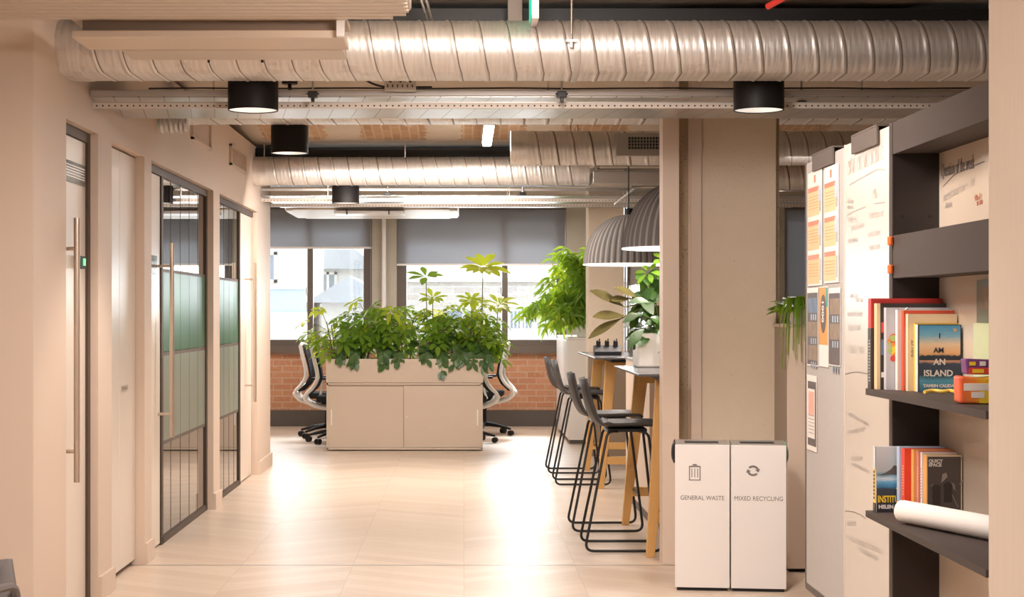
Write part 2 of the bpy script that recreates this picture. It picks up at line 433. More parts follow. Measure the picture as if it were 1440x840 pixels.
# dim rooms behind the glass
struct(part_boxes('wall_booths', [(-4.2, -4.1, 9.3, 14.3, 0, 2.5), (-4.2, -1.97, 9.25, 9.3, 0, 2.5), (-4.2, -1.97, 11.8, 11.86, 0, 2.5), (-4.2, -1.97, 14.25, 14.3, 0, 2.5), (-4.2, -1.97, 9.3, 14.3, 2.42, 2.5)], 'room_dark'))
RX = LX - .05
def pull(parent, y, z0, z1, mat='steel_warm', off=.085):
    h = part_cyl('handle', (RX + off, y, z0), (RX + off, y, z1), .014, mat, parent, 14)
    for z in (z0 + .14, z1 - .14):
        part_cyl('standoff', (RX + .002, y, z), (RX + off, y, z), .009, mat, h, 10)
def door(n, y0, y1, hy, z0=.64, z1=1.84):
    d = struct(part_box('door_%d' % n, (RX - .045, RX, y0, y1, .012, 2.235), 'door_white', bevel=.002))
    pull(d, hy, z0, z1); return d
d1 = door(1, 7.37, 7.955, 7.42)
bm = bmesh.new(); box(bm, RX - .05, RX + .012, 7.365, 8.01, 2.237, 2.285); box(bm, RX - .05, RX + .012, 7.957, 8.01, 0, 2.237)
link_mesh('door_frame', bm, 'frame_dark', d1)
part_boxes('edge_slot', [(RX, RX + .003, 7.372, 7.384, .41, 1.91)], 'frame_brown', d1)
part_boxes('edge_plate', [(RX, RX + .005, 7.384, 7.42, .41, 1.91), (RX, RX + .02, 7.37, 7.42, .38, .43)], 'greige', d1)
s = part_box('door_sign', (RX, RX + .006, 7.45, 7.93, 2.02, 2.12), 'glass_screen', d1)
part_boxes('etched_text', [(RX + .006, RX + .007, 7.5, 7.92, 2.045 + k * .013, 2.051 + k * .013) for k in range(5)], 'zinc', s)
b = part_box('exit_button', (RX, RX + .03, 7.72, 7.84, 1.62, 1.68), 'black_plastic', d1, bevel=.003)
part_box('green_lamp', (RX + .03, RX + .033, 7.78, 7.82, 1.635, 1.668), 'green_light', b)
# tall cupboard
cb = thing('storage_cupboard', 'tall flush pale cupboard doors set in left wall between two skirted pilasters', 'cupboard', (0, 0, 0))
part_box('body', (RX - .4, RX - .022, 8.325, 9.165, 0.02, 2.28), 'cupboard', cb)
part_box('door', (RX - .02, RX, 8.325, 8.742, .03, 2.275), 'cupboard', cb, bevel=.0015)
dr = part_box('door', (RX - .02, RX, 8.748, 9.165, .03, 2.275), 'cupboard', cb, bevel=.0015)
pl = part_box('name_plate', (RX, RX + .004, 8.80, 8.95, .985, 1.015), 'steel_warm', dr)
part_boxes('engraving', [(RX + .004, RX + .0045, 8.81 + .03 * i, 8.83 + .03 * i, .995, 1.006) for i in range(4)], 'greige_dark', pl)
# glazed fronts
def glazed(n, g0, g1, l0, l1, hy):
    d = struct(part_box('door_%d' % n, (RX - .045, RX, l0 + .02, l1 - .02, .012, 2.235), 'door_white', bevel=.002))
    pull(d, hy, .66, 1.83)
    w = thing('glass_partition', '', 'partition')
    fr = bmesh.new(); box(fr, RX - .05, RX + .012, min(g0, l0), max(g1, l1), 2.237, 2.285); box(fr, RX - .05, RX + .008, g0, g1, 0, .04)
    for y in (g0, g1): box(fr, RX - .05, RX + .008, y - .03, y + .03, .0, 2.24)
    link_mesh('frame', fr, 'frame_dark', w)
    part_box('glass_pane', (RX - .014, RX - .004, g0 + .03, g1 - .03, .04, 2.237), 'glass_door', w)
    bm = bmesh.new(); k = 5
    for i in range(1, k): 
        y = g0 + (g1 - g0) * i / k; box(bm, RX - .004, RX - .0026, y - .004, y + .004, .04, 2.237)
    link_mesh('glass_joint', bm, 'frame_dark', w)
    part_box('green_film', (RX - .0042, RX - .0030, g0 + .03, g1 - .03, 1.17, 1.66), 'film_green', w)
    part_box('pale_film', (RX - .0042, RX - .0030, g0 + .03, g1 - .03, .62, 1.145), 'film_pale', w)
    part_boxes('rail', [(RX - .006, RX - .0027, g0 + .03, g1 - .03, z, z + .022) for z in (.60, 1.145, 1.66)], 'frame_brown', w)
    return d, w
d2, w2 = glazed(2, 9.95, 11.68, 9.385, 9.93, 9.84); w2['label'] = 'nearer glazed office front with black frame and green film band in left wall'
d3, w3 = glazed(3, 12.02, 13.40, 13.42, 14.19, 13.75); w3['label'] = 'farther glazed office front with green film band, just before the end of left wall'
s = part_box('door_sign', (RX, RX + .006, 9.42, 9.8, 1.62, 1.75), 'glass_screen', d2)
part_boxes('etched_text', [(RX + .006, RX + .007, 9.5, 9.75, 1.64 + k * .014, 1.646 + k * .014) for k in range(3)], 'zinc', s)
# vents high on the left wall
for (a, b, z0, z1, lab) in ((10.72, 11.50, 2.55, 2.74, 'square access panel high on left wall above the nearer glazed front'), (12.48, 13.35, 2.54, 2.70, 'louvred vent high on left wall above the farther glazed front')):
    v = thing('wall_vent', lab, 'vent')
    bm = bmesh.new()
    for d in ((a, b, z0, z0 + .015), (a, b, z1 - .015, z1), (a, a + .03, z0, z1), (b - .03, b, z0, z1)): box(bm, LX, LX + .022, *d)
    link_mesh('frame', bm, 'paint', v)
    bm = bmesh.new(); box(bm, LX, LX + .006, a + .03, b - .03, z0 + .015, z1 - .015)
    if a > 12:
        for k in range(9): box(bm, LX, LX + .014, a + .03, b - .03, z0 + .022 + k * .015, z0 + .03 + k * .015)
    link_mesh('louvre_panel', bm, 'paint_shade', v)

# window wall -------------------------------------------------------
WY = 20.3
bm = bmesh.new(); box(bm, -6, 6, WY, WY + .3, .0, .93)
wb = struct(link_mesh('wall_back', bm, 'brick'))
struct(part_boxes('wall_back_upper', [(-6, 6, WY, WY + .3, 2.74, 3.0)], 'concrete_grey'))
struct(part_box('baseboard_back', (-6, 6, WY - .03, WY, 0, .2), 'base_dark'))
for i, (a, b) in enumerate(((-1.135, -.83), (1.272, 1.60), (3.2, 3.975))):
    c = tag(part_box('concrete_pier', (a, b, WY - .05, WY + .3, .93, 2.76), 'concrete_grey'), ['bare concrete pier between the two office windows with white pipe', 'bare concrete pier at right of wide window, behind the leafy plant', 'bare concrete pier seen right of the plaster column'][i], 'pier')
part_cyl('white_pipe', (-.985, WY - .09, 0), (-.985, WY - .09, 2.72), .028, 'white')
tag(bpy.data.objects['white_pipe'], 'white vertical pipe running down the concrete pier between windows', 'pipe')
def window(n, x0, x1, mull, fl, frr):
    w = struct(part_boxes('window_%d' % n, [(x0, x1, WY + .06, WY + .14, 2.66, 2.74), (x0, x1, WY + .02, WY + .14, 1.0, 1.075), (x0, x0 + fl, WY + .06, WY + .14, 1.0, 2.74), (x1 - frr, x1, WY + .06, WY + .14, 1.0, 2.74)] + [(m, m + .07, WY + .06, WY + .14, 1.0, 2.74) for m in mull], 'win_frame'))
    part_box('glass_pane', (x0 + .01, x1 - .01, WY + .095, WY + .103, 1.02, 2.72), 'glass_clear', w)
    part_boxes('window_sill', [(x0, x1, WY - .06, WY + .3, .91, 1.0), (x0, x1, WY - .02, WY + .05, 1.0, 1.03)], 'win_frame', w)
    for m in mull:
        part_tube('catch', [(m - .004, WY + .055, 1.62), (m - .012, WY + .04, 1.66), (m - .012, WY + .035, 1.73)], .006, 'steel', w)
    return w
window(1, -4.6, -1.135, [-1.945, -3.3], .1, .11)
window(2, -.83, 1.272, [.478], .12, .115)
window(3, 3.975, 6, [5.2], .05, .1)
def blind(x0, x1, z, lab):
    b = thing('roller_blind', lab, 'blind')
    part_box('blind_fabric', (x0, x1, WY - .022, WY - .019, z, 2.70), 'blind', b)
    part_cyl('roller', (x0, WY - .03, 2.715), (x1, WY - .03, 2.715), .024, 'frame_brown', b)
    part_box('hem_bar', (x0, x1, WY - .028, WY - .014, z - .022, z + .003), 'white', b)
    part_tube('chain', [(x1 - .01, WY - .045, 2.7), (x1 - .01, WY - .045, 1.3)], .003, 'zinc', b, 5)
blind(-4.6, -1.14, 2.225, 'shorter grey roller blind on the left window'); blind(-.828, 1.27, 2.015, 'longer grey roller blind on wide window behind the planter'); blind(3.98, 5.9, 1.0, 'grey roller blind pulled fully down, seen right of the plaster column')

# column, slabs and joinery at the middle -----------------------------------
c = thing('concrete_column', 'broad pale plaster-faced concrete column behind the two bins', 'column')
bm = bmesh.new(); box(bm, 1.346, 1.779, 9.3, 9.76, 0, 2.84)
link_mesh('shaft', bm, 'concrete', c, bevel=.006)
part_box('rough_edge', (1.225, 1.297, 9.40, 9.74, 0, 2.84), 'concrete_rough', c)
part_box('corner_trim', (1.291, 1.348, 9.27, 9.5, 0, 2.84), 'paint', c)
bm = bmesh.new(); poly = [(1.752, 0), (1.83, 0), (1.83, .75), (1.772, .76), (1.764, .83), (1.776, .88), (1.765, .93), (1.775, .99), (1.784, 1.0)]
box(bm, 1.779, 1.80, 9.33, 9.74, 0, 2.84); link_mesh('chipped_edge', bm, 'concrete_rough', c)
s = tag(part_box('wall_slab', (1.111, 1.203, 9.13, 9.28, 0, 2.84), 'paint', bevel=.002), 'slim full-height beige wall end left of the concrete column', 'wall end')
cb = thing('low_cabinet', 'shoulder-high beige cabinet right of the bins with a trailing plant on top', 'cabinet')
part_box('body', (1.76, 2.7, 8.89, 9.26, .03, 1.33), 'greige_dark', cb)  # darker than the front: shade on the left side put into the colour
part_box('front', (1.757, 2.7, 8.872, 8.89, .02, 1.335), 'paint', cb, bevel=.002)
part_box('plinth', (1.77, 2.69, 8.91, 9.25, 0, .03), 'black_plastic', cb)
part_box('top', (1.752, 2.71, 8.868, 9.27, 1.33, 1.348), 'greige', cb, bevel=.002)
# ceiling-high second column & low screen wall
c = thing('concrete_column', 'pale pitted concrete column behind the far high table, under the felt pendants', 'column')
part_box('shaft', (1.232, 1.582, 16.15, 16.5, .0, 2.84), 'concrete', c, bevel=.01)
part_box('timber_cladding', (1.225, 1.60, 16.07, 16.15, 0, 1.02), 'clad', c)
part_boxes('conduit', [(1.59, 1.605, 16.16, 16.18, 0, 2.84), (1.615, 1.625, 16.16, 16.18, 0, 2.84)], 'steel', c)
c = tag(part_box('wall_slab', (1.63, 2.6, 16.2, 16.3, 0, 2.84), 'concrete_grey'), 'grey block wall right of the far concrete column, behind the pendants', 'wall')
w = thing('low_partition', 'waist-high pale partition with a glass screen between the two high tables', 'partition')
part_box('panel', (1.25, 1.33, 11.0, 12.6, .0, 1.05), 'paint', w)
part_box('capping', (1.245, 1.335, 10.99, 12.61, 1.05, 1.068), 'zinc', w)
part_box('glass_screen', (1.28, 1.292, 11.0, 12.6, 1.068, 1.62), 'glass_screen', w)
part_boxes('glass_post', [(1.275, 1.297, y, y + .02, 1.068, 1.62) for y in (10.99, 11.8, 12.59)], 'steel', w)
part_box('kickboard', (1.244, 1.25, 11.0, 12.6, 0, .05), 'frame_brown', w)
w = thing('white_cabinet', 'white cabinet by the windows below the long-leaved hanging plant', 'cabinet')
part_box('body', (1.13, 1.56, 17.6, 19.6, .04, 1.12), 'white', w)
part_box('top', (1.12, 1.57, 17.58, 19.62, 1.12, 1.145), 'white', w, bevel=.003)
part_boxes('door', [(1.112, 1.13, 17.62 + .66 * k, 18.25 + .66 * k, .06, 1.11) for k in range(3)], 'white', w, bevel=.002)
part_box('plinth', (1.15, 1.54, 17.62, 19.58, 0, .04), 'base_dark', w)

# right-hand timber panel
t = tag(part_box('timber_panel', (1.31, 1.345, 1.6, 4.08, 0, 2.84), 'wood_panel'), 'pale whitewashed timber wall panel at the right edge of the picture', 'wall panel')

def ceil_z(y):
    for a, b in zip([-4.2] + BEAMS, BEAMS):
        if a <= y <= b:
            t = (y - a) / (b - a); return max(2.836, 2.835 + .13 * (1 - (2 * t - 1) ** 2) - .004)
# ------------------------------------------------------------------ services under the ceiling
def spiral_duct(x0, x1, yc, zc, ry, rz, label, mat='duct', pitch=.122, slant=.122, cyl_=False, name='spiral_duct', amp=.0035, rods=()):
    """flat-oval (ry > rz) or round duct along x with raised spiral seams and fine corrugation"""
    root = thing(name, label, 'duct')
    n = 36; prof = []
    fl = max(ry - rz, 0)
    for i in range(n):
        a = 2 * PI * i / n + PI / 2
        cy, cz = math.cos(a), math.sin(a)
        prof.append((cy * rz + (fl if cy > 1e-6 else (-fl if cy < -1e-6 else 0)), cz * rz, cy, cz))
    step = .0061; N = int((x1 - x0 - slant) / step); bm = bmesh.new(); rings = []
    for k in range(N + 1):
        xs = x0 + k * step; ph = ((xs - x0) / pitch) % 1
        d = 0
        if ph < .10: d = amp
        else: d = amp * .22 * (.5 + .5 * math.cos(ph * 2 * PI * 4))
        rings.append([bm.verts.new((xs + slant * (j / n), yc + p[0] + p[2] * d, zc + p[1] + p[3] * d)) for j, p in enumerate(prof)])
    sh = int(round(slant / step))
    for k in range(N):
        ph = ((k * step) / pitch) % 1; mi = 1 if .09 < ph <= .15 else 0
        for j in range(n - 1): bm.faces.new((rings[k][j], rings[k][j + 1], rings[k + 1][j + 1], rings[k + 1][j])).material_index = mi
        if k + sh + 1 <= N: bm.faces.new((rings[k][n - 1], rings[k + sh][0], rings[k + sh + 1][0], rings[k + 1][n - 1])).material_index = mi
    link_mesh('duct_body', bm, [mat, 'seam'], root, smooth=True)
    if rods:
        for xx in rods: part_cyl('suspension_rod', (xx, yc, zc + rz - .01), (xx, yc, ceil_z(yc)), .005, 'steel', root, 8)
    for x in (x0, x1):
        bm = bmesh.new(); A = []; 
        for xx, s in ((x - .02, 1.03), (x + (.10 if x == x0 else .02), 1.03)):
            A.append([bm.verts.new((xx, yc + p[0] * s, zc + p[1] * s)) for p in prof])
        if x == x1: 
            for v in A[0]: v.co.x -= .08
        for j in range(n): bm.faces.new((A[0][j], A[0][(j + 1) % n], A[1][(j + 1) % n], A[1][j]))
        bm.faces.new(A[0]); bm.faces.new(A[1])
        link_mesh('end_collar', bm, 'duct_bright', root, smooth=True)
    return root
D1 = spiral_duct(LX, 6, 7.38, 2.59, .22, .118, 'nearest and largest spiral duct crossing the whole top of the picture')
D3 = spiral_duct(LX + .05, 6, 9.98, 2.645, .19, .072, 'slim flat spiral duct just behind the long perforated tray', pitch=.145)
D4 = spiral_duct(LX + .021, 1.045, 13.95, 2.617, .121, .12, 'round spiral duct at the end of left wall, above the far cable trays', pitch=.125, rods=(-1.7, -.5, .5))
D5 = spiral_duct(WX(722, 11.5), 3.4, 11.5, 2.567, .12, .12, 'round spiral duct with an open left end and black grille', pitch=.125, rods=(.75, .80, 2.5))
D6 = spiral_duct(2.45, 5.2, 13.95, 2.58, .12, .12, 'round spiral duct end seen right of the plaster column', pitch=.125, rods=(2.6, 4.5))
# grille on D5
bm = bmesh.new(); gy = 11.5 - .122
box(bm, 1.06, 1.46, gy - .012, gy + .05, 2.50, 2.66); link_mesh('grille_plate', bm, 'zinc', D5, bevel=.003)
bm = bmesh.new()
for i in range(14):
    for j in range(4): box(bm, 1.145 + i * .021, 1.16 + i * .021, gy - .0145, gy - .011, 2.548 + j * .022, 2.565 + j * .022)
link_mesh('grille', bm, 'black_plastic', D5)
# strap hangers
def hanger(x, y, zb, ztop, half, lab, r=.005, mat='steel'):
    h = thing('duct_hanger', lab, 'hanger')
    part_cyl('rod', (x, y, zb), (x, y, ztop), r, mat, h, 8)
    part_boxes('washer_plate', [(x - half, x + half, y - .02, y + .02, zb + .012, zb + .02)], mat, h)
    part_cyl('nut', (x, y, zb - .012), (x, y, zb + .012), .011, 'zinc', h, 6)
hanger(WX(804, 7.12), 7.12, HZ(63, 7.12), 2.9, .025, 'threaded rod hanger in front of the nearest spiral duct')
part_y = 7.38
bm = bmesh.new(); tube(bm, [(.50, 7.38 + math.cos(a) * .122 + (.102 if math.cos(a) > 0 else -.102), 2.59 + math.sin(a) * .122) for a in [2 * PI * i / 28 + .01 for i in range(28)]], .004, 6, True)
for v in bm.verts: v.co.x = .50 + (v.co.x - .50) * 4
st = link_mesh('strap', bm, 'zinc', D1, smooth=True)
for (px, Y, yb, lab) in ((440, 7.72, 137, 'tray hanger between the two left black downlights'), (790, 7.72, 137, 'tray hanger below the rod on the nearest duct'), (1127, 7.95, 137, 'tray hanger right of the right black downlight')):
    x = WX(px, Y); h = thing('tray_hanger', lab, 'hanger')
    part_cyl('rod', (x, Y, 2.45), (x, Y, 2.80), .005, 'steel', h, 8)
    part_boxes('clamp', [(x - .022, x + .022, Y - .02, Y + .03, 2.425, 2.455), (x - .03, x + .03, Y - .01, Y + .02, 2.44, 2.447), (x - .008, x + .008, Y - .012, Y + .012, 2.405, 2.43)], 'black_metal', h, bevel=.003)
# tray clusters
def tray(x0, x1, y, depth, zoff, lab, bed=True):
    t = thing('cable_tray', lab, 'cable tray', (0, y, 2.392 + zoff))
    part_box('perforated_side', (x0, x1, 0, .004, 0, .025), 'tray', t)
    for xx in (-1.2, .4, 1.9): part_box('suspension_rod', (xx, xx + .008, -.03, -.022, .05, ceil_z(y - .03) - 2.392 - zoff), 'steel', t)
    if bed:
        part_box('tray_bed', (x0, x1, -.045, depth, .046, .052), 'bed', t)
        part_boxes('lip', [(x0, x1, .004, .03, 0, .003), (x0, x1, -.002, .006, .025, .03)], 'zinc', t)
    return t
tray(LX + .01, 5.8, 7.85, .80, 0, 'long perforated steel cable tray below the nearest duct')
s = tag(part_boxes('strut_channel', [(LX + .01, 5.8, 7.80, 7.83, 2.445, 2.473)], 'zinc', bevel=.002), 'grey channel bar running just above the long perforated tray', 'channel')
tag(part_tube('black_cable', [(-1.5, 7.79, 2.478)] + [(-1.5 + .25 * i, 7.79, 2.479 + .002 * math.sin(i * 2.1)) for i in range(1, 26)], .004, 'black_plastic'), 'thin black cable lying along the grey channel', 'cable')
tag(part_tube('black_cable', round_path([(-.52, 7.77, 2.55), (-.44, 7.77, 2.50), (-.38, 7.77, 2.482), (-.15, 7.77, 2.482)], .05), .005, 'black_plastic'), 'black cable looping up beside the white perforated bracket', 'cable')
# perforated bracket
br = tag(bpy.data.objects.new('perforated_bracket', None), 'white perforated metal bracket hanging on the tray channel', 'bracket'); COL.objects.link(br)
bx0, bx1 = WX(541, 7.76), WX(585, 7.76)
part_box('plate', (bx0, bx1, 7.755, 7.76, HZ(129, 7.76), HZ(105, 7.76)), 'zinc_light', br)
part_boxes('fixing_arm', [(bx0 + .02, bx0 + .03, 7.76, 7.80, 2.47, 2.475), (bx0 + .02, bx0 + .03, 7.762, 7.77, 2.5, 2.9)], 'zinc_light', br)
bm = bmesh.new()
for i in range(6):
    x = bx0 + .014 + i * .0235; z = HZ(121, 7.76)
    box(bm, x - .003, x + .003, 7.7535, 7.756, z - .007, z + .007)
    z = HZ(114.5, 7.76); a = 1 if i % 2 else -1
    if i < 5:
        xx = x + .011
        vs = [bm.verts.new((xx + u * .007 + v * .003, 7.7538, z + a * u * .005 + v * .003)) for u, v in ((-1, -1), (1, -1), (1, 1), (-1, 1))]; bm.faces.new(vs)
    cyl(bm, (x + .002, 7.7535, HZ(109, 7.76)), (x + .002, 7.756, HZ(109, 7.76)), .003, n=8)
link_mesh('slots', bm, 'frame_dark', br)
tray(LX - .0, 3.2, 14.45, .66, 0, 'nearer of the two far cable trays crossing above the windows')
tray(LX - .0, 3.2, 15.16, .85, 0, 'farther of the two far cable trays, nearest the ceiling raft')
tag(part_boxes('strut_channel', [(-1.93, 3.2, 14.40, 14.43, 2.482, 2.505)], 'zinc', bevel=.002), 'channel bar above the far cable trays', 'channel')
for px, lab in ((545, 'small tray hanger above the planter, left one'), (735, 'small tray hanger above the planter, right one')):
    x = WX(px, 14.38); h = thing('tray_hanger', lab, 'hanger')
    part_cyl('rod', (x, 14.38, 2.45), (x, 14.38, 2.52), .006, 'steel', h, 8)
    part_boxes('clamp', [(x - .03, x + .03, 14.36, 14.40, 2.44, 2.47)], 'black_metal', h, bevel=.004)
for k in range(2):
    x = WX((735, 92)[k], 12.6) if k == 0 else 0
# grey AC box above far table
u = thing('fan_coil_unit', 'grey ceiling unit casing above the felt pendants, beside the round duct end', 'air unit')
part_box('casing', (1.09, 2.3, 13.76, 14.3, 2.50, 2.60), 'zinc', u, bevel=.004)
part_boxes('rail', [(1.12, 2.3, 13.70, 13.73, 2.64, 2.67), (1.12, 2.3, 13.70, 13.76, 2.612, 2.622), (1.10, 1.14, 13.70, 13.80, 2.6, 2.83)], 'steel', u)
part_tube('arm', [(1.50, 13.9, 2.5), (1.42, 13.9, 2.44), (1.28, 13.88, 2.33)], .010, 'white', u)
part_tube('pipe', [(1.42, 13.8, 2.47), (2.3, 13.8, 2.48)], .012, 'steel', u)
# ceiling rafts
def raft(x0, x1, y0, y1, z, h, r, lab, ribs):
    rt = thing('ceiling_raft', lab, 'ceiling raft')
    poly = []
    for cx, cy, a0 in ((x1 - r, y1 - r, 0), (x0 + r, y1 - r, PI / 2), (x0 + r, y0 + r, PI), (x1 - r, y0 + r, 1.5 * PI)):
        for i in range(9): a = a0 + PI / 2 * i / 8; poly.append((cx + r * math.cos(a), cy + r * math.sin(a)))
    bm = bmesh.new(); prism(bm, poly, 'z', z + .012, z + h)
    link_mesh('panel', bm, 'raft', rt, smooth=True, bevel=.006)
    bm = bmesh.new()
    for i in range(ribs):
        k = (i + .5) / ribs; yy = y0 + (y1 - y0) * k; e = min(yy - y0, y1 - yy)
        ins = r - math.sqrt(max(r * r - (r - min(e, r)) ** 2, 0)) + .01
        w = (y1 - y0) / ribs * .5 - .004
        prism(bm, [(yy - w, z + .013), (yy - w * .7, z), (yy + w * .7, z), (yy + w, z + .013)], 'x', x0 + ins, x1 - ins)
    link_mesh('ribs', bm, 'raft', rt)
    bm = bmesh.new()
    for xx in (x0 + .4, x1 - .4):
        for yy in (y0 + .35, y1 - .35): cyl(bm, (xx, yy, z + h), (xx, yy, 2.9), .004, n=6)
    link_mesh('suspension_wire', bm, 'steel', rt)
raft(-2.6, -.20, 4.6, 6.42, 2.56, .055, .17, 'large ribbed silver raft with rounded corner at the top left', 26)
raft(-1.78, -.05, 16.05, 17.6, 2.42, .05, .25, 'rounded ceiling raft hanging before the windows above the planter', 12)
u = thing('linear_light_fitting', 'white linear fitting under the far ceiling raft', 'light fitting')
part_box('housing', (WX(470, 16), WX(568, 16), 15.98, 16.35, 2.378, 2.408), 'white', u, bevel=.004)
for p in (490, 550): part_box('suspension_rod', (WX(p, 16), WX(p, 16) + .01, 16.2, 16.21, 2.40, 2.421), 'steel', u)
part_boxes('bracket', [(WX(p, 16), WX(p + 2, 16), 15.975, 15.982, 2.37, 2.42) for p in (487, 546)], 'black_metal', u)
u = thing('air_conditioning_unit', 'beige rectangular air conditioning unit under the large ribbed raft', 'air conditioner')
part_box('casing', (-1.555, -.475, 6.48, 6.78, 2.50, 2.53), 'unit', u, bevel=.004)
part_box('recess', (-1.52, -.50, 6.52, 6.78, 2.53, 2.575), 'unit_dark', u)
part_boxes('top_flange', [(-1.56, -.47, 6.49, 6.78, 2.575, 2.60)], 'unit', u)
part_box('diffuser', (-1.42, -.50, 6.78, 7.02, 2.495, 2.515), 'raft', u, bevel=.004)
part_boxes('diffuser_tab', [(-1.10, -1.09, 7.02, 7.03, 2.485, 2.51), (-.87, -.86, 7.02, 7.03, 2.485, 2.51), (-1.10, -.86, 7.02, 7.028, 2.498, 2.503)], 'black_metal', u)
for x in (-1.4, -.6): part_box('suspension_rod', (x, x + .01, 6.66, 6.67, 2.57, ceil_z(6.66)), 'steel', u)
part_boxes('end_bracket', [(-.502, -.470, 6.44, 6.48, 2.50, 2.60)], 'white', u, bevel=.003)
# flexible duct stub on wall
u = thing('duct_coupling', 'short silver duct coupling leaving the left wall near the cupboard top', 'duct')
bm = bmesh.new(); y = 9.6
for k, r in enumerate((.05, .056, .05, .056, .05, .056, .05)):
    cyl(bm, (LX - .01 + k * .028, y, 2.52), (LX + .006 + k * .028, y, 2.52), r, n=24)
link_mesh('corrugated_sleeve', bm, 'duct_bright', u, smooth=True)
# downlights
def downlight(first=None, loc=(0, 0, 0), lab=''):
    d = thing('black_downlight', lab, 'downlight', loc, group='black cylinder downlights')
    bm = bmesh.new(); lathe(bm, [(.004, .175), (.116, .175), (.118, .172), (.118, 0), (.114, 0), (.112, .02)], n=40)
    link_mesh('drum', bm, 'lamp_black', d, smooth=True)
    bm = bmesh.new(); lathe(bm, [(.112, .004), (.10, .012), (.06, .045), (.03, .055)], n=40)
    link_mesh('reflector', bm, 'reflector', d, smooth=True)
    bm = bmesh.new(); lathe(bm, [(.03, .052), (.0001, .052)], n=20); link_mesh('lamp', bm, 'bulb', d)
    part_cyl('stem', (0, 0, .175), (0, 0, .45), .012, 'lamp_black', d, 10)
    part_cyl('canopy', (0, 0, .44), (0, 0, .46), .05, 'lamp_black', d, 20)
    return d
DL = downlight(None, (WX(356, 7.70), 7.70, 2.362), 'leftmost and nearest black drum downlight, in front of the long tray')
DLs = [(WX(407.5, 10.35), 10.35, 2.418, 'second black drum downlight from left, below the brick-patched vault'),
       (WX(486, 14.28), 14.28, 2.365, 'smallest black drum downlight, above the windows at left'),
       (WX(1067, 7.70), 7.70, 2.362, 'black drum downlight at upper right, in front of the plaster column')]
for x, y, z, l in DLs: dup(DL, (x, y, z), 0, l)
def spot(name, loc, e, size=1.9, blend=.6, col=(1, .87, .77)):
    l = bpy.data.lights.new(name, 'SPOT'); l.energy = e; l.spot_size = size; l.spot_blend = blend; l.color = col; l.shadow_soft_size = .05
    o = bpy.data.objects.new(name, l); COL.objects.link(o); o.location = loc
def area(name, loc, sx, sy, e, col, rot=(0, 0, 0)):
    l = bpy.data.lights.new(name, 'AREA'); l.shape = 'RECTANGLE'; l.size = sx; l.size_y = sy; l.energy = e; l.color = col
    o = bpy.data.objects.new(name, l); COL.objects.link(o); o.location = loc; o.rotation_euler = rot
WARM = (1, .895, .83)
for x, y, z in [tuple(DL.location)] + [d[:3] for d in DLs]: spot('downlight_beam', (x, y, z - .01), 62 if x < 1 else 56)
# linear ceiling light, then added fill lamps
lf = thing('linear_ceiling_light', 'bright white linear light fixed under the brick-patched vault', 'ceiling light', (.19, 0, 0))
part_box('diffuser', (-.035, .035, 12.15, 13.4, 2.775, 2.80), 'lamp_glow', lf, bevel=.004)
part_box('housing', (-.04, .04, 12.12, 13.43, 2.80, 2.86), 'white', lf)
area('linear_light_beam', (.19, 12.8, 2.76), .07, 1.2, 22, (1, .93, .84))
for x, y, e in ((-.6, 1.0, 34), (.6, 1.0, 26), (-.6, 3.6, 34), (-3.6, 3.5, 36), (-.5, 5.6, 38)):  # added fill lamps without fittings, above the view
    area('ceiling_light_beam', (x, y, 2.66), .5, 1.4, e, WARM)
for x, y, z, e in ((.1, 9.0, 2.36, 12), (-.3, 11.6, 2.45, 20), (2.5, 11, 2.5, 20), (2.6, 15, 2.5, 20), (-2.6, 18.3, 2.6, 30), (.6, 18.6, 2.6, 40)):  # added fill lamps without fittings, among the ceiling services
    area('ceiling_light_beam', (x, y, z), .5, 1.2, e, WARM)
area('ceiling_light_beam', (-.5, 13.3, 2.38), 1.6, .3, 46, WARM, (math.radians(38), 0, 0))  # added fill tilted towards the planter front, no fitting
area('ceiling_light_beam', (.25, 5.1, 2.64), .5, .6, 48, WARM, (math.radians(42), 0, 0))  # added fill tilted towards the column and bins, no fitting
# pendants
def pendant(loc, lab):
    p = thing('felt_pendant', lab, 'pendant light', loc, group='grey felt dome pendants over the high tables')
    R = .372; H = .42
    prof = [(R * math.cos(a) ** .92, H * math.sin(a)) for a in [PI / 2 * i / 14 for i in range(14)]] + [(.03, H)]
    fl = lambda a: 1 + .016 * math.cos(a * 44)
    bm = bmesh.new(); lathe(bm, prof, n=264, flute=fl)
    # pale groove lines between flutes
    for f in bm.faces:
        c = f.calc_center_median(); a = math.atan2(c.y, c.x)
        f.material_index = 1 if math.cos(a * 44) < -.55 else 0
    link_mesh('shade', bm, ['felt_lamp', 'felt_lamp_light'], p, smooth=True)
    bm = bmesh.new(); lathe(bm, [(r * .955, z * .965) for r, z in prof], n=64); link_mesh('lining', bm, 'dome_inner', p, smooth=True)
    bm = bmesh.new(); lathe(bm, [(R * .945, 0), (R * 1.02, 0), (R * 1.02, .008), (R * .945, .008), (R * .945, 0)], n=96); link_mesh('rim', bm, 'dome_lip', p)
    bm = bmesh.new(); bmesh.ops.create_uvsphere(bm, u_segments=20, v_segments=12, radius=.05); link_mesh('bulb', bm, 'bulb', p, smooth=True, loc=(0, 0, .16))
    part_cyl('cord', (0, 0, H), (0, 0, 2.9 - loc[2]), .005, 'black_plastic', p, 8)
    part_cyl('cap', (0, 0, H - .01), (0, 0, H + .05), .035, 'lamp_black', p, 16)
    return p
P1 = pendant((1.352, 10.05, 1.80), 'nearer felt dome pendant, partly hidden by the slim wall end')
dup(P1, (1.372, 13.6, 1.806), 0, 'farther felt dome pendant, showing most of its ribbed shade')
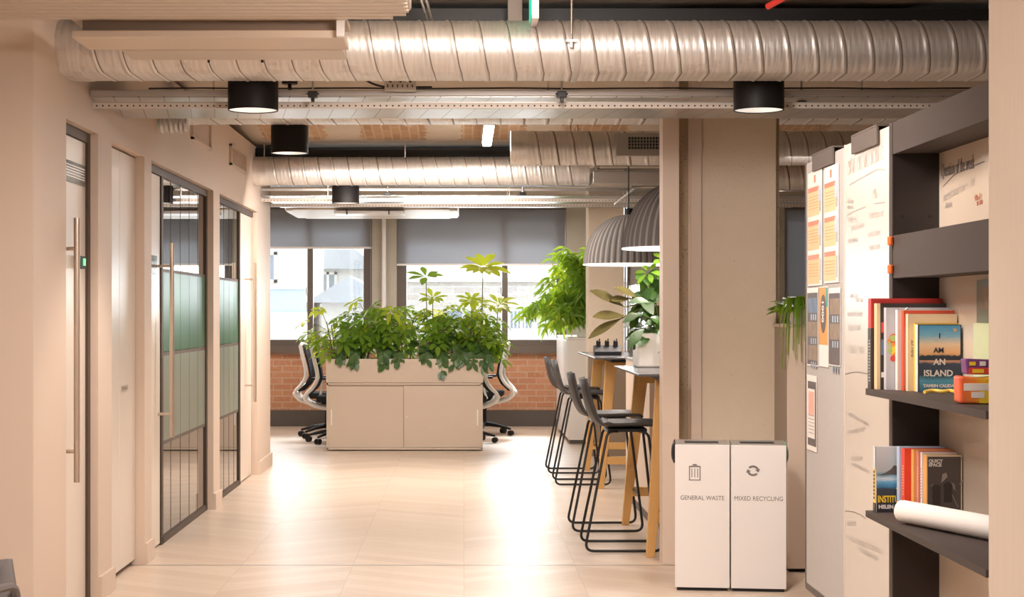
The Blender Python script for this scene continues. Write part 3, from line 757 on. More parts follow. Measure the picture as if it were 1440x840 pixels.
for x, y in ((1.352, 10.05), (1.372, 13.6)):
    l = bpy.data.lights.new('pendant_glow', 'POINT'); l.energy = 14; l.color = WARM; l.shadow_soft_size = .05
    o = bpy.data.objects.new('pendant_glow', l); COL.objects.link(o); o.location = (x, y, 1.86)
# exit sign, sprinkler pipe, struts
e = thing('exit_sign', 'green and white hanging exit sign seen edge-on above the nearest duct', 'sign', (WX(744, 7.3), 6.98, HZ(27, 7.0)), 0)
part_boxes('sign_body', [(.0, .03, 0, .26, 0, .2)], 'white', e, bevel=.003)
part_boxes('sign_face', [(-.003, 0, .01, .25, .02, .19)], 'exit_green', e)
part_cyl('sign_rod', (.015, .13, .2), (.015, .13, .26), .006, 'steel', e)
tag(part_tube('sprinkler_pipe', [(1.30, 7.0, 2.72), (1.55, 6.7, 2.83), (1.8, 6.2, 2.93)], .014, 'red_pipe'), 'red sprinkler pipe crossing the ceiling at the top edge', 'pipe')
t = thing('duct_bracket', 'grey angled bracket bar above the nearest duct, left of the exit sign', 'bracket')
part_boxes('bar', [(WX(714, 7.45), WX(734, 7.45), 7.42, 7.47, 2.69, 2.9)], 'unit_dark', t); part_boxes('foot', [(WX(709, 7.45), WX(734, 7.45), 7.38, 7.48, 2.70, 2.712)], 'unit_dark', t)
t = thing('pipe_pair', 'pair of thin steel rods above the nearest duct near the raft corner', 'rods')
part_cyl('rod', (-.24, 6.9, 2.92), (-.155, 7.3, 2.70), .007, 'steel', t, 8); part_cyl('rod', (-.215, 6.9, 2.92), (-.135, 7.3, 2.70), .007, 'steel', t, 8)

# ------------------------------------------------------------------ planter cabinet
PX0, PX1, PY = -1.401, .196, 16.7
pc = thing('planter_cabinet', 'low greige sliding-door cabinet with a built-in planter trough in front of windows', 'cabinet', (0, 0, 0))
part_box('body', (PX0, PX1, PY + .02, PY + .45, .02, .69), 'greige', pc, bevel=.002)
part_boxes('frame', [(PX0, PX0 + .02, PY, PY + .03, .015, .69), (PX1 - .02, PX1, PY, PY + .03, .015, .69), (PX0, PX1, PY, PY + .03, .672, .69), (PX0, PX1, PY, PY + .03, .01, .032)], 'greige', pc, bevel=.0015)
mid = WX(568, PY)
l = part_box('sliding_door', (PX0 + .02, mid + .01, PY + .012, PY + .022, .034, .668), 'greige', pc)
part_boxes('rebate', [(PX0 + .02, PX1 - .02, PY + .0118, PY + .014, .655, .672), (PX0 + .02, PX1 - .02, PY + .0115, PY + .013, .03, .036), (mid - .006, mid, PY + .0105, PY + .0122, .034, .668)], 'greige_dark', pc)  # dark strips: shade of the door gaps painted as colour
r = part_box('sliding_door', (mid, PX1 - .02, PY - .004, PY + .010, .036, .662), 'greige', pc)
part_box('finger_pull', (PX0 + .045, PX0 + .056, PY + .009, PY + .0125, .26, .42), 'white', l, bevel=.001)
part_box('finger_pull', (PX1 - .06, PX1 - .049, PY - .007, PY - .003, .26, .42), 'white', r, bevel=.001)
part_cyl('lock', (mid + .03, PY - .010, .345), (mid + .03, PY - .002, .345), .009, 'steel_warm', r, 14)
bm = bmesh.new()
for d in ((PX0 - .004, PX1 + .004, PY - .004, PY + .012, .70, .938), (PX0 - .004, PX1 + .004, PY + .44, PY + .456, .70, .938), (PX0 - .004, PX0 + .012, PY, PY + .45, .70, .938), (PX1 - .012, PX1 + .004, PY, PY + .45, .70, .938), (PX0, PX1, PY, PY + .45, .695, .71)): box(bm, *d)
link_mesh('planter_trough', bm, 'greige', pc)
part_box('soil', (PX0 + .012, PX1 - .012, PY + .012, PY + .44, .71, .90), 'soil', pc)
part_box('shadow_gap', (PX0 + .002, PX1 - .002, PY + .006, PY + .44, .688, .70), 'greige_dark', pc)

# ------------------------------------------------------------------ plants
def leaf(bm, p, d, up, L, W, droop=.3, fold=.18, mi=0, seg=5, tip=.5):
    d = Vector(d).normalized(); up = Vector(up); side = d.cross(up)
    if side.length < 1e-4: side = d.orthogonal()
    side.normalize(); nrm = side.cross(d).normalized(); prev = None; p = Vector(p)
    for i in range(seg + 1):
        t = i / seg
        c = p + d * (L * t) + Vector((0, 0, -1)) * (droop * L * t * t)
        w = W * .5 * math.sin(PI * t ** (1.25 if tip >= .5 else .75)) ** .8 if 0 < i < seg else W * .04
        a = bm.verts.new(c + side * w + nrm * (w * fold)); m = bm.verts.new(c); b = bm.verts.new(c - side * w + nrm * (w * fold))
        if prev:
            for q in ((prev[0], prev[1], m, a), (prev[1], prev[2], b, m)):
                f = bm.faces.new(q); f.material_index = mi; f.smooth = True
        prev = (a, m, b)

def leaf_object(bm, mat, parent, name='foliage'):
    me = bpy.data.meshes.new(name); bm.to_mesh(me); bm.free()
    for m in (mat if isinstance(mat, list) else [mat]): me.materials.append(MATS[m])
    o = bpy.data.objects.new(name, me); COL.objects.link(o); o.parent = parent; return o

def umbel(bm, p, axis, n, L, W, rnd, mi=0, droop=.35):
    ax = Vector(axis).normalized(); a = ax.orthogonal().normalized(); b = ax.cross(a); ph = rnd.random() * 6
    for k in range(n):
        t = ph + 2 * PI * k / n
        d = (a * math.cos(t) + b * math.sin(t)) + ax * rnd.uniform(.15, .5)
        l = L * rnd.uniform(.8, 1.1); d.normalize(); s = Vector(p) + d * .018
        leaf(bm, s, d, ax, l, W * rnd.uniform(.85, 1.15), droop * rnd.uniform(.6, 1.3), mi=mi)

def schefflera(base, h, lab, seed, n=18, spread=.28, L=.115, bright=0, group='bushy umbrella plants in the planter trough', tall=None, lean=(0, 0)):
    rnd = random.Random(seed); root = thing('umbrella_plant', lab, 'plant', base, group=group)
    bl = bmesh.new(); bs = bmesh.new()
    for s in range(3):
        x = rnd.uniform(-.08, .08); y = rnd.uniform(-.08, .08); hh = h * rnd.uniform(.6, 1)
        top = Vector((x * 2.2 + lean[0], y * 2 + lean[1], hh))
        pts = [Vector((x, y, -.03)), Vector((x * 1.4 + lean[0] * .4, y * 1.4, hh * .5)), top]
        tube(bs, pts, [.008, .007, .005], 6)
        for k in range(int(n * .42)):
            t = rnd.uniform(.15, 1.0); q = pts[1].lerp(top, (t - .5) * 2) if t > .5 else pts[0].lerp(pts[1], t * 2)
            az = rnd.uniform(0, 2 * PI); r = spread * rnd.uniform(.35, 1.0)
            e = q + Vector((math.cos(az) * r, math.sin(az) * r * .75, rnd.uniform(-.02, .16)))
            m = (q + e) / 2 + Vector((0, 0, .035)); tube(bs, [q, m, e], .0028, 5)
            umbel(bl, e, Vector((math.cos(az) * .5, math.sin(az) * .5 - .2, .9)), rnd.choice((6, 7, 7, 8)), L * rnd.uniform(.75, 1.2), L * .46, rnd, 1 if rnd.random() < bright * (.4 + t) else 0, droop=.55)
    if tall:
        for (tx, ty, tz, LL, mi, nn) in tall:
            e = Vector((tx, ty, tz)); tube(bs, [Vector((tx * .5, 0, .1)), Vector((tx * .9, ty * .5, tz * .5)), e], [.007, .006, .004], 6)
            umbel(bl, e, (0.05, -.42, .9), nn, LL, LL * .36, rnd, mi, droop=.2)
            if mi: umbel(bl, e + Vector((0, .02, -.03)), (.1, -.3, .9), 7, LL * .85, LL * .32, rnd, mi, droop=.45)
    leaf_object(bl, ['leaf', 'leaf_bright'], root)
    link_mesh('stem', bs, 'stem', root, smooth=True)
    return root
zs = .90; ymid = PY + .23
spec = [(-1.30, .46, 'umbrella plant at the left end of the trough, spilling past the edge', 1, 30, .30, 0.25, None),
        (-1.08, .60, 'umbrella plant second from the left in the trough', 2, 30, .27, .2, None),
        (-.84, .58, 'umbrella plant in the left half of the trough, before the window frame', 3, 27, .25, .12, None),
        (-.58, .52, 'umbrella plant before the concrete pier, left of the trough middle', 4, 24, .24, .06, None),
        (-.30, .50, 'umbrella plant right of the trough middle with one slim raised leaf rosette', 5, 27, .25, .1, [(-.09, 0, .88, .20, 0, 7), (-.02, 0, .66, .15, 1, 7)]),
        (-.06, .50, 'umbrella plant in the right half, below the two raised rosettes', 6, 27, .25, .22, None),
        (.10, .54, 'tallest umbrella plant with a bright yellow-green top rosette', 7, 27, .25, .4, [(.10, 0, .98, .27, 1, 9), (.26, 0, .60, .20, 1, 8), (-.02, 0, .64, .16, 1, 7)]),
        (.22, .40, 'umbrella plant at the right end of the trough', 8, 27, .27, .25, None)]
for x, h, lab, sd, n, spr, brt, tall in spec:
    schefflera((x, ymid, zs), h, lab, sd, n, spr, bright=brt, tall=tall)
def ivy(base, lab, seed, n=3, drop=.16, spread=.28):
    rnd = random.Random(seed); root = thing('trailing_ivy', lab, 'plant', base, group='dark leafy trailers along the trough edge'); bl = bmesh.new(); bs = bmesh.new()
    for k in range(n):
        x = rnd.uniform(-spread, spread); up = rnd.uniform(.05, .22); dz = rnd.uniform(-.2, 1) * drop
        pts = [Vector((x * .6, .12, 0)), Vector((x * .8, 0, up)), Vector((x, -.17, .08)), Vector((x * 1.02, -.20, -dz + .04))]
        pts = round_path(pts, .12, 4); tube(bs, pts, .003, 5)
        for i, q in enumerate(pts):
            for _ in range(3):
                a = rnd.uniform(0, 2 * PI); d = Vector((math.cos(a), -.6, rnd.uniform(-.9, .3)))
                if q.y < -.14: d = Vector((math.cos(a) * .8, -.25, -.8 + rnd.uniform(-.2, .4)))
                leaf(bl, q, d, (0, -1, .7), rnd.uniform(.06, .10), rnd.uniform(.042, .062), .25, .1)
    for k in range(16):
        a = rnd.uniform(0, 2 * PI); q = Vector((rnd.uniform(-spread, spread), rnd.uniform(-.10, .12), rnd.uniform(.02, .26)))
        leaf(bl, q, (math.cos(a), -.5, rnd.uniform(-.5, .7)), (0, -.8, .6), rnd.uniform(.08, .13), rnd.uniform(.045, .07), .3)
    leaf_object(bl, 'leaf_ivy', root); link_mesh('stem', bs, 'stem', root, smooth=True)
for i, (x, lab, dr) in enumerate(((-1.12, 'dark trailing plant at the left front of the trough', .08), (-.72, 'dark trailing plant hanging over the trough just left of the middle', .12), (-.42, 'dark trailer hanging lowest over the trough front', .22), (-.10, 'dark trailing plant at the front in the right half of the trough', .07), (.10, 'dark trailing plant at the right front corner of the trough', .14))):
    ivy((x, PY + .19, .925), lab, 50 + i, drop=dr, spread=.20)
# long-leaved hanging plant by the far window
rnd = random.Random(5); root = thing('willow_leaved_plant', 'bushy bright plant with long drooping narrow leaves, left of the far felt pendant', 'plant', (1.35, 17.9, 1.147))
pot = bmesh.new(); lathe(pot, [(.001, 0), (.11, 0), (.14, .2), (.13, .2), (.12, .18), (.001, .18)], n=28); link_mesh('pot', pot, 'white', root, smooth=True)
bl = bmesh.new(); bs = bmesh.new()
for k in range(60):
    a = rnd.uniform(0, 2 * PI); r = rnd.uniform(.05, .50); h = rnd.uniform(.25, 1.0)
    e = Vector((math.cos(a) * r - .12, math.sin(a) * r * .7, h * (1 - .55 * (r / .5) ** 2) + .05))
    mid_ = Vector((e.x * .5, e.y * .4, e.z * .85)); path = round_path([Vector((0, 0, .17)), mid_, e, e + Vector((math.cos(a) * .06 - .03, math.sin(a) * .05, -.10))], .2, 4); tube(bs, path, .003, 5)
    for q in path[2:]:
        for _ in range(3):
            b = rnd.uniform(0, 2 * PI); st = q + Vector((rnd.uniform(-.05, .05), rnd.uniform(-.05, .05), rnd.uniform(-.04, .05)))
            leaf(bl, st, (math.cos(b) * .75 - .2, math.sin(b) * .5 - .15, rnd.uniform(-1.0, .25)), (0, -1, .4), rnd.uniform(.10, .17), rnd.uniform(.024, .034), .35, .25, tip=.3, mi=1 if rnd.random() < .06 else 0)
leaf_object(bl, ['leaf', 'leaf_bright'], root); link_mesh('stem', bs, 'stem', root, smooth=True)
# plant in white pot on the near high table
rnd = random.Random(9); TY = 10.45
root = thing('potted_plant', 'dark broad-leaved plant in a white pot on the near high table', 'plant', (1.27, TY + .05, 1.063))
part_boxes('pot', [(-.17, .17, -.15, .15, 0, .215)], 'white', root, bevel=.012)
bl = bmesh.new(); bs = bmesh.new()
for (px, py_, tx, ty_, L, Wd, mi) in ((878, 432, 828, 402, .25, .10, 0), (880, 445, 832, 440, .25, .10, 0), (874, 448, 826, 470, .26, .075, 0), (900, 420, 862, 400, .20, .09, 0), (885, 420, 858, 420, .17, .08, 0)):
    p = Vector((WX(px, TY) - 1.27, -.05, HZ(py_, TY) - 1.063)); q = Vector((WX(tx, TY) - 1.27, -.12, HZ(ty_, TY) - 1.063))
    tube(bs, round_path([Vector((0, 0, .2)), Vector((-.05, 0, .42)), p], .1), .005, 6)
    leaf(bl, p, q - p, (0, -.6, .8), (q - p).length, Wd, .12, .12, mi=1, seg=7)
for k in range(120):
    a = rnd.uniform(0, 2 * PI); q = Vector((rnd.gauss(.0, .11), rnd.gauss(-.02, .1), rnd.uniform(.17, .60)))
    if q.x < -.19: q.x = -.1
    q.x = max(q.x, -.14 - (q.z > .4) * .03)
    leaf(bl, q, (math.cos(a), math.sin(a) - .4, rnd.uniform(-.7, .5)), (0, -.8, .6), rnd.uniform(.09, .15), rnd.uniform(.05, .085), .35, .15)
for k in range(10):
    a = rnd.uniform(0, 2 * PI); tube(bs, [Vector((0, 0, .2)), Vector((math.cos(a) * .12, math.sin(a) * .1, rnd.uniform(.3, .55)))], .005, 5)
umbel(bl, (-.09, -.05, .60), (-.3, -.6, .7), 6, .09, .04, rnd, 2)
umbel(bl, (.02, -.05, .68), (.0, -.6, .8), 6, .10, .045, rnd, 2)
leaf_object(bl, ['leaf_dark', 'leaf_olive', 'leaf'], root); link_mesh('stem', bs, 'stem', root, smooth=True)
# spider plant on the low cabinet
root = thing('spider_plant', 'trailing green plant on top of the beige cabinet right of the column', 'plant', (1.855, 9.02, 1.348)); rnd = random.Random(3)
pot = bmesh.new(); lathe(pot, [(.001, 0), (.05, 0), (.07, .09), (.06, .09), (.001, .08)], n=24); link_mesh('pot', pot, 'white', root, smooth=True)
bl = bmesh.new()
for k in range(44):
    a = rnd.uniform(PI * .4, PI * 1.9); e = Vector((math.cos(a), math.sin(a) * .6, rnd.uniform(.1, .7)))
    leaf(bl, (0, 0, .08), e, (0, -.3, 1), rnd.uniform(.13, .2), rnd.uniform(.05, .085), .3, .15)
for k in range(26):
    a = rnd.uniform(0, 2 * PI); x = rnd.uniform(-.14, .12); y = -.165 - rnd.uniform(0, .03)
    w = rnd.uniform(.005, .011); L = rnd.uniform(.1, .32); prev = None
    pts = round_path([Vector((0, 0, .1)), Vector((x * .6, y * .6, .17)), Vector((x, y, .05)), Vector((x * 1.1, y - .01, .05 - L))], .12, 5)
    for i, q in enumerate(pts):
        ww = w * (1 - .8 * i / len(pts)); c = (bl.verts.new(q + Vector((ww, 0, 0))), bl.verts.new(q + Vector((-ww, 0, .002))))
        if prev: bl.faces.new((prev[0], prev[1], c[1], c[0]))
        prev = c
leaf_object(bl, 'leaf', root)

# ------------------------------------------------------------------ office chairs and desk
def office_chair(lab, loc, rz):
    c = thing('office_chair', lab, 'chair', loc, rz, group='white-backed office chairs at the desks')
    prof = [(-.27, 1.04), (-.245, .92), (-.215, .80), (-.20, .70), (-.245, .61), (-.33, .53), (-.345, .49), (-.30, .43), (-.18, .385), (-.05, .375)]
    pp = round_path([Vector((x, 0, z)) for x, z in prof], .05, 3)
    bm = bmesh.new()
    for s in (-1, 1):
        path = [Vector((p.x, s * (.20 if p.z > .6 else .20 - .12 * min(1, (.6 - p.z) / .2)), p.z)) for p in pp]
        tube(bm, path, [.021 if i < len(path) * .6 else .026 for i in range(len(path))], 8)
    tube(bm, [(-.27, -.2, 1.04), (-.285, 0, 1.06), (-.27, .2, 1.04)], .018, 8)
    tube(bm, [(-.345, -.16, .5), (-.36, 0, .49), (-.345, .16, .5)], .022, 8)
    link_mesh('back_frame', bm, 'white_plastic', c, smooth=True)
    bm = bmesh.new(); prev = None
    for x, z in prof[:6]:
        cur = [bm.verts.new((x + .03 + (.018 * (1 - (y / .19) ** 2)) * -1, y, z)) for y in (-.19, -.1, 0, .1, .19)]
        if prev:
            for i in range(4): bm.faces.new((prev[i], prev[i + 1], cur[i + 1], cur[i]))
        prev = cur
    o = link_mesh('back_mesh', bm, 'mesh_black', c, smooth=True); m_ = o.modifiers.new('S', 'SOLIDIFY'); m_.thickness = .018
    bm = bmesh.new(); prism(bm, [(-.22, -.2), (-.18, -.235), (.20, -.235), (.24, -.18), (.24, .18), (.20, .235), (-.18, .235), (-.22, .2)], 'z', .445, .51)
    link_mesh('seat', bm, 'mesh_black', c, smooth=True, bevel=.02, seg=3)
    part_box('mechanism', (-.10, .12, -.09, .09, .37, .445), 'black_plastic', c, bevel=.01)
    part_cyl('gas_lift', (0, 0, .10), (0, 0, .38), .026, 'black_plastic', c)
    for s in (-1, 1):
        a = part_tube('armrest', round_path([(-.05, s * .24, .43), (-.02, s * .28, .52), (0, s * .28, .66)], .05), .014, 'white_plastic', c)
        part_box('arm_pad', (-.12, .13, s * .28 - .04, s * .28 + .04, .66, .685), 'black_plastic', a, bevel=.008)
    for k in range(5):
        a = 2 * PI * k / 5 + .3; ca, sa = math.cos(a), math.sin(a)
        bm = bmesh.new(); tube(bm, [(ca * .02, sa * .02, .13), (ca * .18, sa * .18, .11), (ca * .33, sa * .33, .075)], [.028, .02, .013], 8)
        lg = link_mesh('base_leg', bm, 'black_plastic', c, smooth=True)
        bm = bmesh.new(); 
        for s in (-1, 1): cyl(bm, (ca * .33 - sa * .012 * s, sa * .33 + ca * .012 * s, .03), (ca * .33 - sa * .03 * s, sa * .33 + ca * .03 * s, .03), .03, n=16)
        link_mesh('caster', bm, 'black_plastic', lg, smooth=True)
    return c
OC = office_chair('nearer office chair at the left end of the planter cabinet', (-1.375, 17.78, 0), .05)
dup(OC, (-1.55, 18.55, 0), -.08, 'farther office chair at the left, its frame just outside the nearer one')
dup(OC, (.02, 17.82, 0), PI + .06, 'nearer office chair at the right end of the planter cabinet, seat hidden')
dup(OC, (.24, 18.9, 0), PI - .1, 'farther office chair at the right with visible black seat before the bricks')
dk = thing('bench_desk', 'white bench desk behind the planter cabinet between the office chairs', 'desk')
part_box('desk_top', (-1.2, -.02, 17.25, 20.0, .715, .74), 'white', dk, bevel=.003)
part_boxes('leg_frame', [(x, x + .05, y, y + .05, 0, .715) for x in (-1.18, -.10) for y in (17.35, 19.85)] + [(-1.18, -.05, y, y + .05, .66, .715) for y in (17.35, 19.85)], 'white', dk)
mn = thing('monitor', 'white-backed monitor on the bench desk, glimpsed between the planter leaves', 'monitor', (-.60, 17.75, .741))
part_box('screen_housing', (-.09, .09, -.02, .02, .12, .50), 'white_plastic', mn, bevel=.02, seg=3)
part_box('stand', (-.02, .02, -.015, .03, .01, .2), 'steel', mn); part_box('foot', (-.1, .1, -.09, .09, 0, .012), 'steel', mn)

# ------------------------------------------------------------------ high tables and stools
def high_table(lab, x0, x1, y0, y1, legs, notch=None):
    t = thing('high_table', lab, 'table', group='oak-legged high tables')
    if notch:
        bm = bmesh.new(); prism(bm, [(x0, y0), (notch[0], y0), (notch[0], notch[1]), (x1, notch[1]), (x1, y1), (x0, y1)], 'z', 1.046, 1.062); link_mesh('table_top', bm, 'table_top', t, bevel=.003)
    else: part_box('table_top', (x0, x1, y0, y1, 1.046, 1.062), 'table_top', t, bevel=.003)
    part_boxes('apron', [(x0 + .14, (notch[0] if notch else x1) - .03, y0 + .10, y1 - .10, 1.02, 1.046)], 'black_plastic', t)
    for y, yb, xr in legs:
        for sd in (-1, 1):
            xt = (x0 + .165) if sd < 0 else xr; xb = xt - .085 if sd < 0 else xt + (.085 if xr > 1.3 else 0)
            bm = bmesh.new(); w = .030
            A = [bm.verts.new((xb + a, yb + b, 0)) for a, b in ((-w * .8, -.02), (w * .8, -.02), (w * .8, .02), (-w * .8, .02))]
            B = [bm.verts.new((xt + a, y + b, 1.02)) for a, b in ((-w * 1.5, -.028), (w * 1.5, -.028), (w * 1.5, .028), (-w * 1.5, .028))]
            for i in range(4): bm.faces.new((A[i], A[(i + 1) % 4], B[(i + 1) % 4], B[i]))
            bm.faces.new(A); bm.faces.new(B); link_mesh('leg', bm, 'oak_leg', t, bevel=.003)
        part_box('top_rail', (x0 + .15, xr, y - .022, y + .022, .95, 1.02), 'oak_leg', t, bevel=.003)
        yf = yb + (y - yb) * .22; part_box('foot_rail', (x0 + .09, xr + (.07 if xr > 1.3 else 0), yf - .018, yf + .018, .195, .255), 'oak_leg', t, bevel=.003)
high_table('nearer high table with dark top and oak legs, cut off by the slim wall end', .995, 1.75, 9.3, 10.8, ((9.5, 9.43, 1.185), (10.68, 10.88, 1.60)), notch=(1.215, 9.79))
high_table('farther high table with oak legs carrying the radio charging dock', 1.02, 1.78, 12.72, 14.55, ((13.15, 13.1, 1.62), (14.38, 14.6, 1.62)))
ck = thing('charging_dock', 'black six-bay charger with handheld radios on the farther high table', 'charger', (WX(854, 13.35), 13.35, 1.063))
bm = bmesh.new(); prism(bm, [(-.06, 0), (.06, 0), (.06, .075), (.02, .08), (-.05, .035), (-.06, .03)], 'x', -.11, .11); link_mesh('dock', bm, 'black_plastic', ck, bevel=.004)
for k in range(3):
    bm = bmesh.new(); x = -.072 + k * .07; box(bm, x - .018, x + .018, 0, .03, .05, .115); o = link_mesh('radio', bm, 'black_plastic', ck, bevel=.004)
    part_cyl('aerial', (x + .009, .015, .11), (x + .009, .015, .135), .005, 'black_plastic', o, 8)
    part_cyl('dial', (x - .008, .015, .11), (x - .008, .015, .122), .006, 'black_plastic', o, 8)

def stool(lab, loc):
    s = thing('bar_stool', lab, 'stool', loc, group='black bar stools at the high tables')
    # shell: seat sweeping into a low back, profile in x-z
    prof = [(.235, .718), (.22, .733), (.12, .738), (.0, .733), (-.10, .735), (-.155, .755), (-.19, .81), (-.215, .90), (-.24, 1.02)]
    pp = round_path([Vector((x, 0, z)) for x, z in prof], .06, 3); bm = bmesh.new(); prev = None; n = len(pp)
    for i, p in enumerate(pp):
        t = i / (n - 1); hw = .20 if t < .55 else .20 - .05 * (t - .55) / .45
        if t > .93: hw *= .9
        if t < .06: hw *= .93
        row = []
        for j in range(-4, 5):
            u = j / 4; lift = .022 * u * u if t < .6 else 0; fwd = .035 * u * u if t > .45 else 0
            row.append(bm.verts.new((p.x + fwd, u * hw, p.z + lift)))
        if prev:
            for j in range(8): bm.faces.new((prev[j], prev[j + 1], row[j + 1], row[j]))
        prev = row
    o = link_mesh('seat_shell', bm, 'stool_seat', s, smooth=True); md = o.modifiers.new('S', 'SOLIDIFY'); md.thickness = .014; md.offset = 0
    for f in o.data.polygons:
        pass
    for sd in (-1, 1):
        y = sd * .21; yt = sd * .15
        path = round_path([(-.02, sd * .12, .708), (-.085, yt, .708), (-.225, y, .012), (.235, y, .012), (.155, yt, .70), (.09, sd * .12, .712)], .055, 5)
        part_tube('side_frame', path, .0085, 'black_metal', s, 8)
    part_tube('footrest', [(.208, -.205, .24), (.208, .205, .24)], .009, 'black_metal', s)
    part_tube('cross_bar', [(-.08, -.15, .705), (-.08, .15, .705)], .008, 'black_metal', s)
    part_tube('cross_bar', [(.13, -.15, .705), (.13, .15, .705)], .008, 'black_metal', s)
    part_box('seat_pan', (-.08, .15, -.13, .13, .704, .724), 'black_plastic', s, bevel=.004)
    return s
ST = stool('nearest black bar stool, in front of its twin at the near high table', (.935, 9.80, 0))
dup(ST, (.915, 10.68, 0), 0, 'black bar stool right behind the nearest stool at the near high table')
dup(ST, (.965, 13.52, 0), 0, 'nearer of the two black bar stools at the far high table')
dup(ST, (.955, 14.48, 0), 0, 'farthest black bar stool, behind its twin at the far high table')

# ------------------------------------------------------------------ bins
BY = 8.27
def bin_(x0, x1, lab, words, icon, bag, bagx):
    b = thing('recycling_bin', lab, 'bin', ((x0 + x1) / 2, 8.31 - ((x0 + x1) / 2 - 1.076) * .1195, 0), -.119); w = (x1 - x0) / 2
    part_box('body', (-w + .004, w - .004, .012, .29, .02, .735), 'bin_white', b, bevel=.003)
    part_box('front_panel', (-w, w, -.006, .012, .016, .739), 'bin_white', b, bevel=.0015)
    bm = bmesh.new(); box(bm, -w + .002, w - .002, .012, .05, .735, .744); box(bm, -w + .002, w - .002, .25, .29, .735, .744)
    box(bm, -w + .002, -w + .05, .05, .25, .735, .744); box(bm, w - .05, w - .002, .05, .25, .735, .744)
    link_mesh('lid', bm, 'zinc', b)
    part_box('opening', (-w + .05, w - .05, .05, .25, .735, .739), 'black_plastic', b)
    part_box('foot', (-w + .01, w - .01, .005, .28, 0, .018), 'black_plastic', b)
    text(words, .0315, (0, -.0065, HZ(704, BY)), FRONT, 'bin_ink', b, align='CENTER', sx=.9)
    bm = bmesh.new()
    if icon == 'can':
        cx, cz = WX(978, BY) - (x0 + x1) / 2, HZ(665, BY); y0, y1 = -.0072, -.0055
        def r(a, b_, c, d): box(bm, cx + a, cx + b_, y0, y1, cz + c, cz + d)
        r(-.029, .029, -.041, -.037); r(-.029, -.024, -.041, .030); r(.024, .029, -.041, .030); r(-.029, .029, .026, .032)
        for k in (-1, 0, 1): r(k * .0145 - .002, k * .0145 + .002, -.026, .018)
        r(-.013, .013, .034, .037); r(-.009, .009, .036, .041)
    else:
        cx, cz = WX(1058.5, BY) - (x0 + x1) / 2, HZ(662, BY)
        def arc(a0, a1, head):
            pts = [a0 + (a1 - a0) * i / 12 for i in range(13)]
            o_ = [bm.verts.new((cx + .030 * math.cos(a), -.0072, cz + .027 * math.sin(a))) for a in pts]
            i_ = [bm.verts.new((cx + .019 * math.cos(a), -.0072, cz + .017 * math.sin(a))) for a in pts]
            for k in range(12): bm.faces.new((o_[k], o_[k + 1], i_[k + 1], i_[k]))
            ca, sa = math.cos(a1), math.sin(a1); tx, tz = (-sa * head, ca * head)
            bm.faces.new([bm.verts.new((cx + ca * q + tx * g, -.0073, cz + sa * q * .92 + tz * g)) for q, g in ((.037, 0), (.011, 0), (.0235, .016))])
        arc(PI * .78, PI * .10, -1); arc(-PI * .22, -PI * .90, -1)
    link_mesh('waste_icon' if icon == 'can' else 'recycling_icon', bm, 'bin_ink', b)
    rnd = random.Random(4); bm = bmesh.new(); xx = bagx * w
    pts = []
    for i in range(9):
        t = i / 8; pts.append((t, .006 + .012 * math.sin(t * PI) * (1 + .3 * rnd.random())))
    for side in range(1):
        R = []
        for t, d in pts:
            R.append([bm.verts.new((xx + bagx * (d if k not in (0, 4) else 0), .03 + k * .05, .752 - t * .105 - (.01 * (k % 2)))) for k in range(5)])
        for i in range(8):
            for k in range(4): bm.faces.new((R[i][k], R[i][k + 1], R[i + 1][k + 1], R[i + 1][k]))
    o = link_mesh('bin_liner', bm, bag, b, smooth=True); m_ = o.modifiers.new('S', 'SOLIDIFY'); m_.thickness = .002
bin_(WX(950.5, BY), WX(1026.5, BY), 'white general waste bin, left of the pair before the plaster column', 'GENERAL WASTE', 'can', 'black_plastic', -1)
bin_(WX(1028, BY), WX(1104.5, BY), 'white mixed recycling bin, right of the pair, green liner showing', 'MIXED RECYCLING', 'arrows', 'mint', 1)

# ------------------------------------------------------------------ boards on the right
def scribbles(parent, X, spans, mat='ink_soft', seed=1, w=.0016, name='handwriting'):
    """wobbly pen strokes on a plane x = X: spans of (Ystart, Zbase, length, height, slope)"""
    rnd = random.Random(seed); bm = bmesh.new()
    for (y, z, L, h, sl) in spans:
        k = max(4, int(L / (h * .42))); 
        gap = 0
        for i in range(k):
            if gap == 0 and rnd.random() < .14 and k > 6: gap = 1; continue
            gap = 0
            u0 = L * i / k; st = rnd.choice((0, 1, 2, 3)); pts = []
            m = 7
            for j in range(m):
                t = j / (m - 1)
                if st == 0: a, b = t, .5 + .5 * math.sin(t * 2 * PI)
                elif st == 1: a, b = .5 + .45 * math.cos(t * 5.2), .4 + .4 * math.sin(t * 5.2)
                elif st == 2: a, b = .3 + .2 * t, 1.2 * (1 - t)
                else: a, b = t, abs(math.cos(t * PI * 1.5)) * .8
                pts.append((u0 + a * L / k * .9 + rnd.uniform(-.001, .001), b * h))
            for (a, b), (c, d) in zip(pts, pts[1:]):
                dx, dz = c - a, d - b; l = math.hypot(dx, dz) or 1; nx, nz = -dz / l * w, dx / l * w
                vs = [bm.verts.new((X, y - q[0], z + q[1] + sl * q[0])) for q in ((a - nx, b - nz), (c - nx, d - nz), (c + nx, d + nz), (a + nx, b + nz))]
                bm.faces.new(vs)
    return link_mesh(name, bm, mat, parent)
def strokes(parent, X, lines, mat='ink', w=.0025, name='pen_line'):
    bm = bmesh.new()
    for pts in lines:
        for (a, b), (c, d) in zip(pts, pts[1:]):
            dx, dz = c - a, d - b; l = math.hypot(dx, dz) or 1; nx, nz = -dz / l * w, dx / l * w
            bm.faces.new([bm.verts.new((X, q[0], q[1])) for q in ((a - nx, b - nz), (c - nx, d - nz), (c + nx, d + nz), (a + nx, b + nz))])
    return link_mesh(name, bm, mat, parent)
BX = 1.40
def YX(px, X=BX): return X * F / (px - VX)
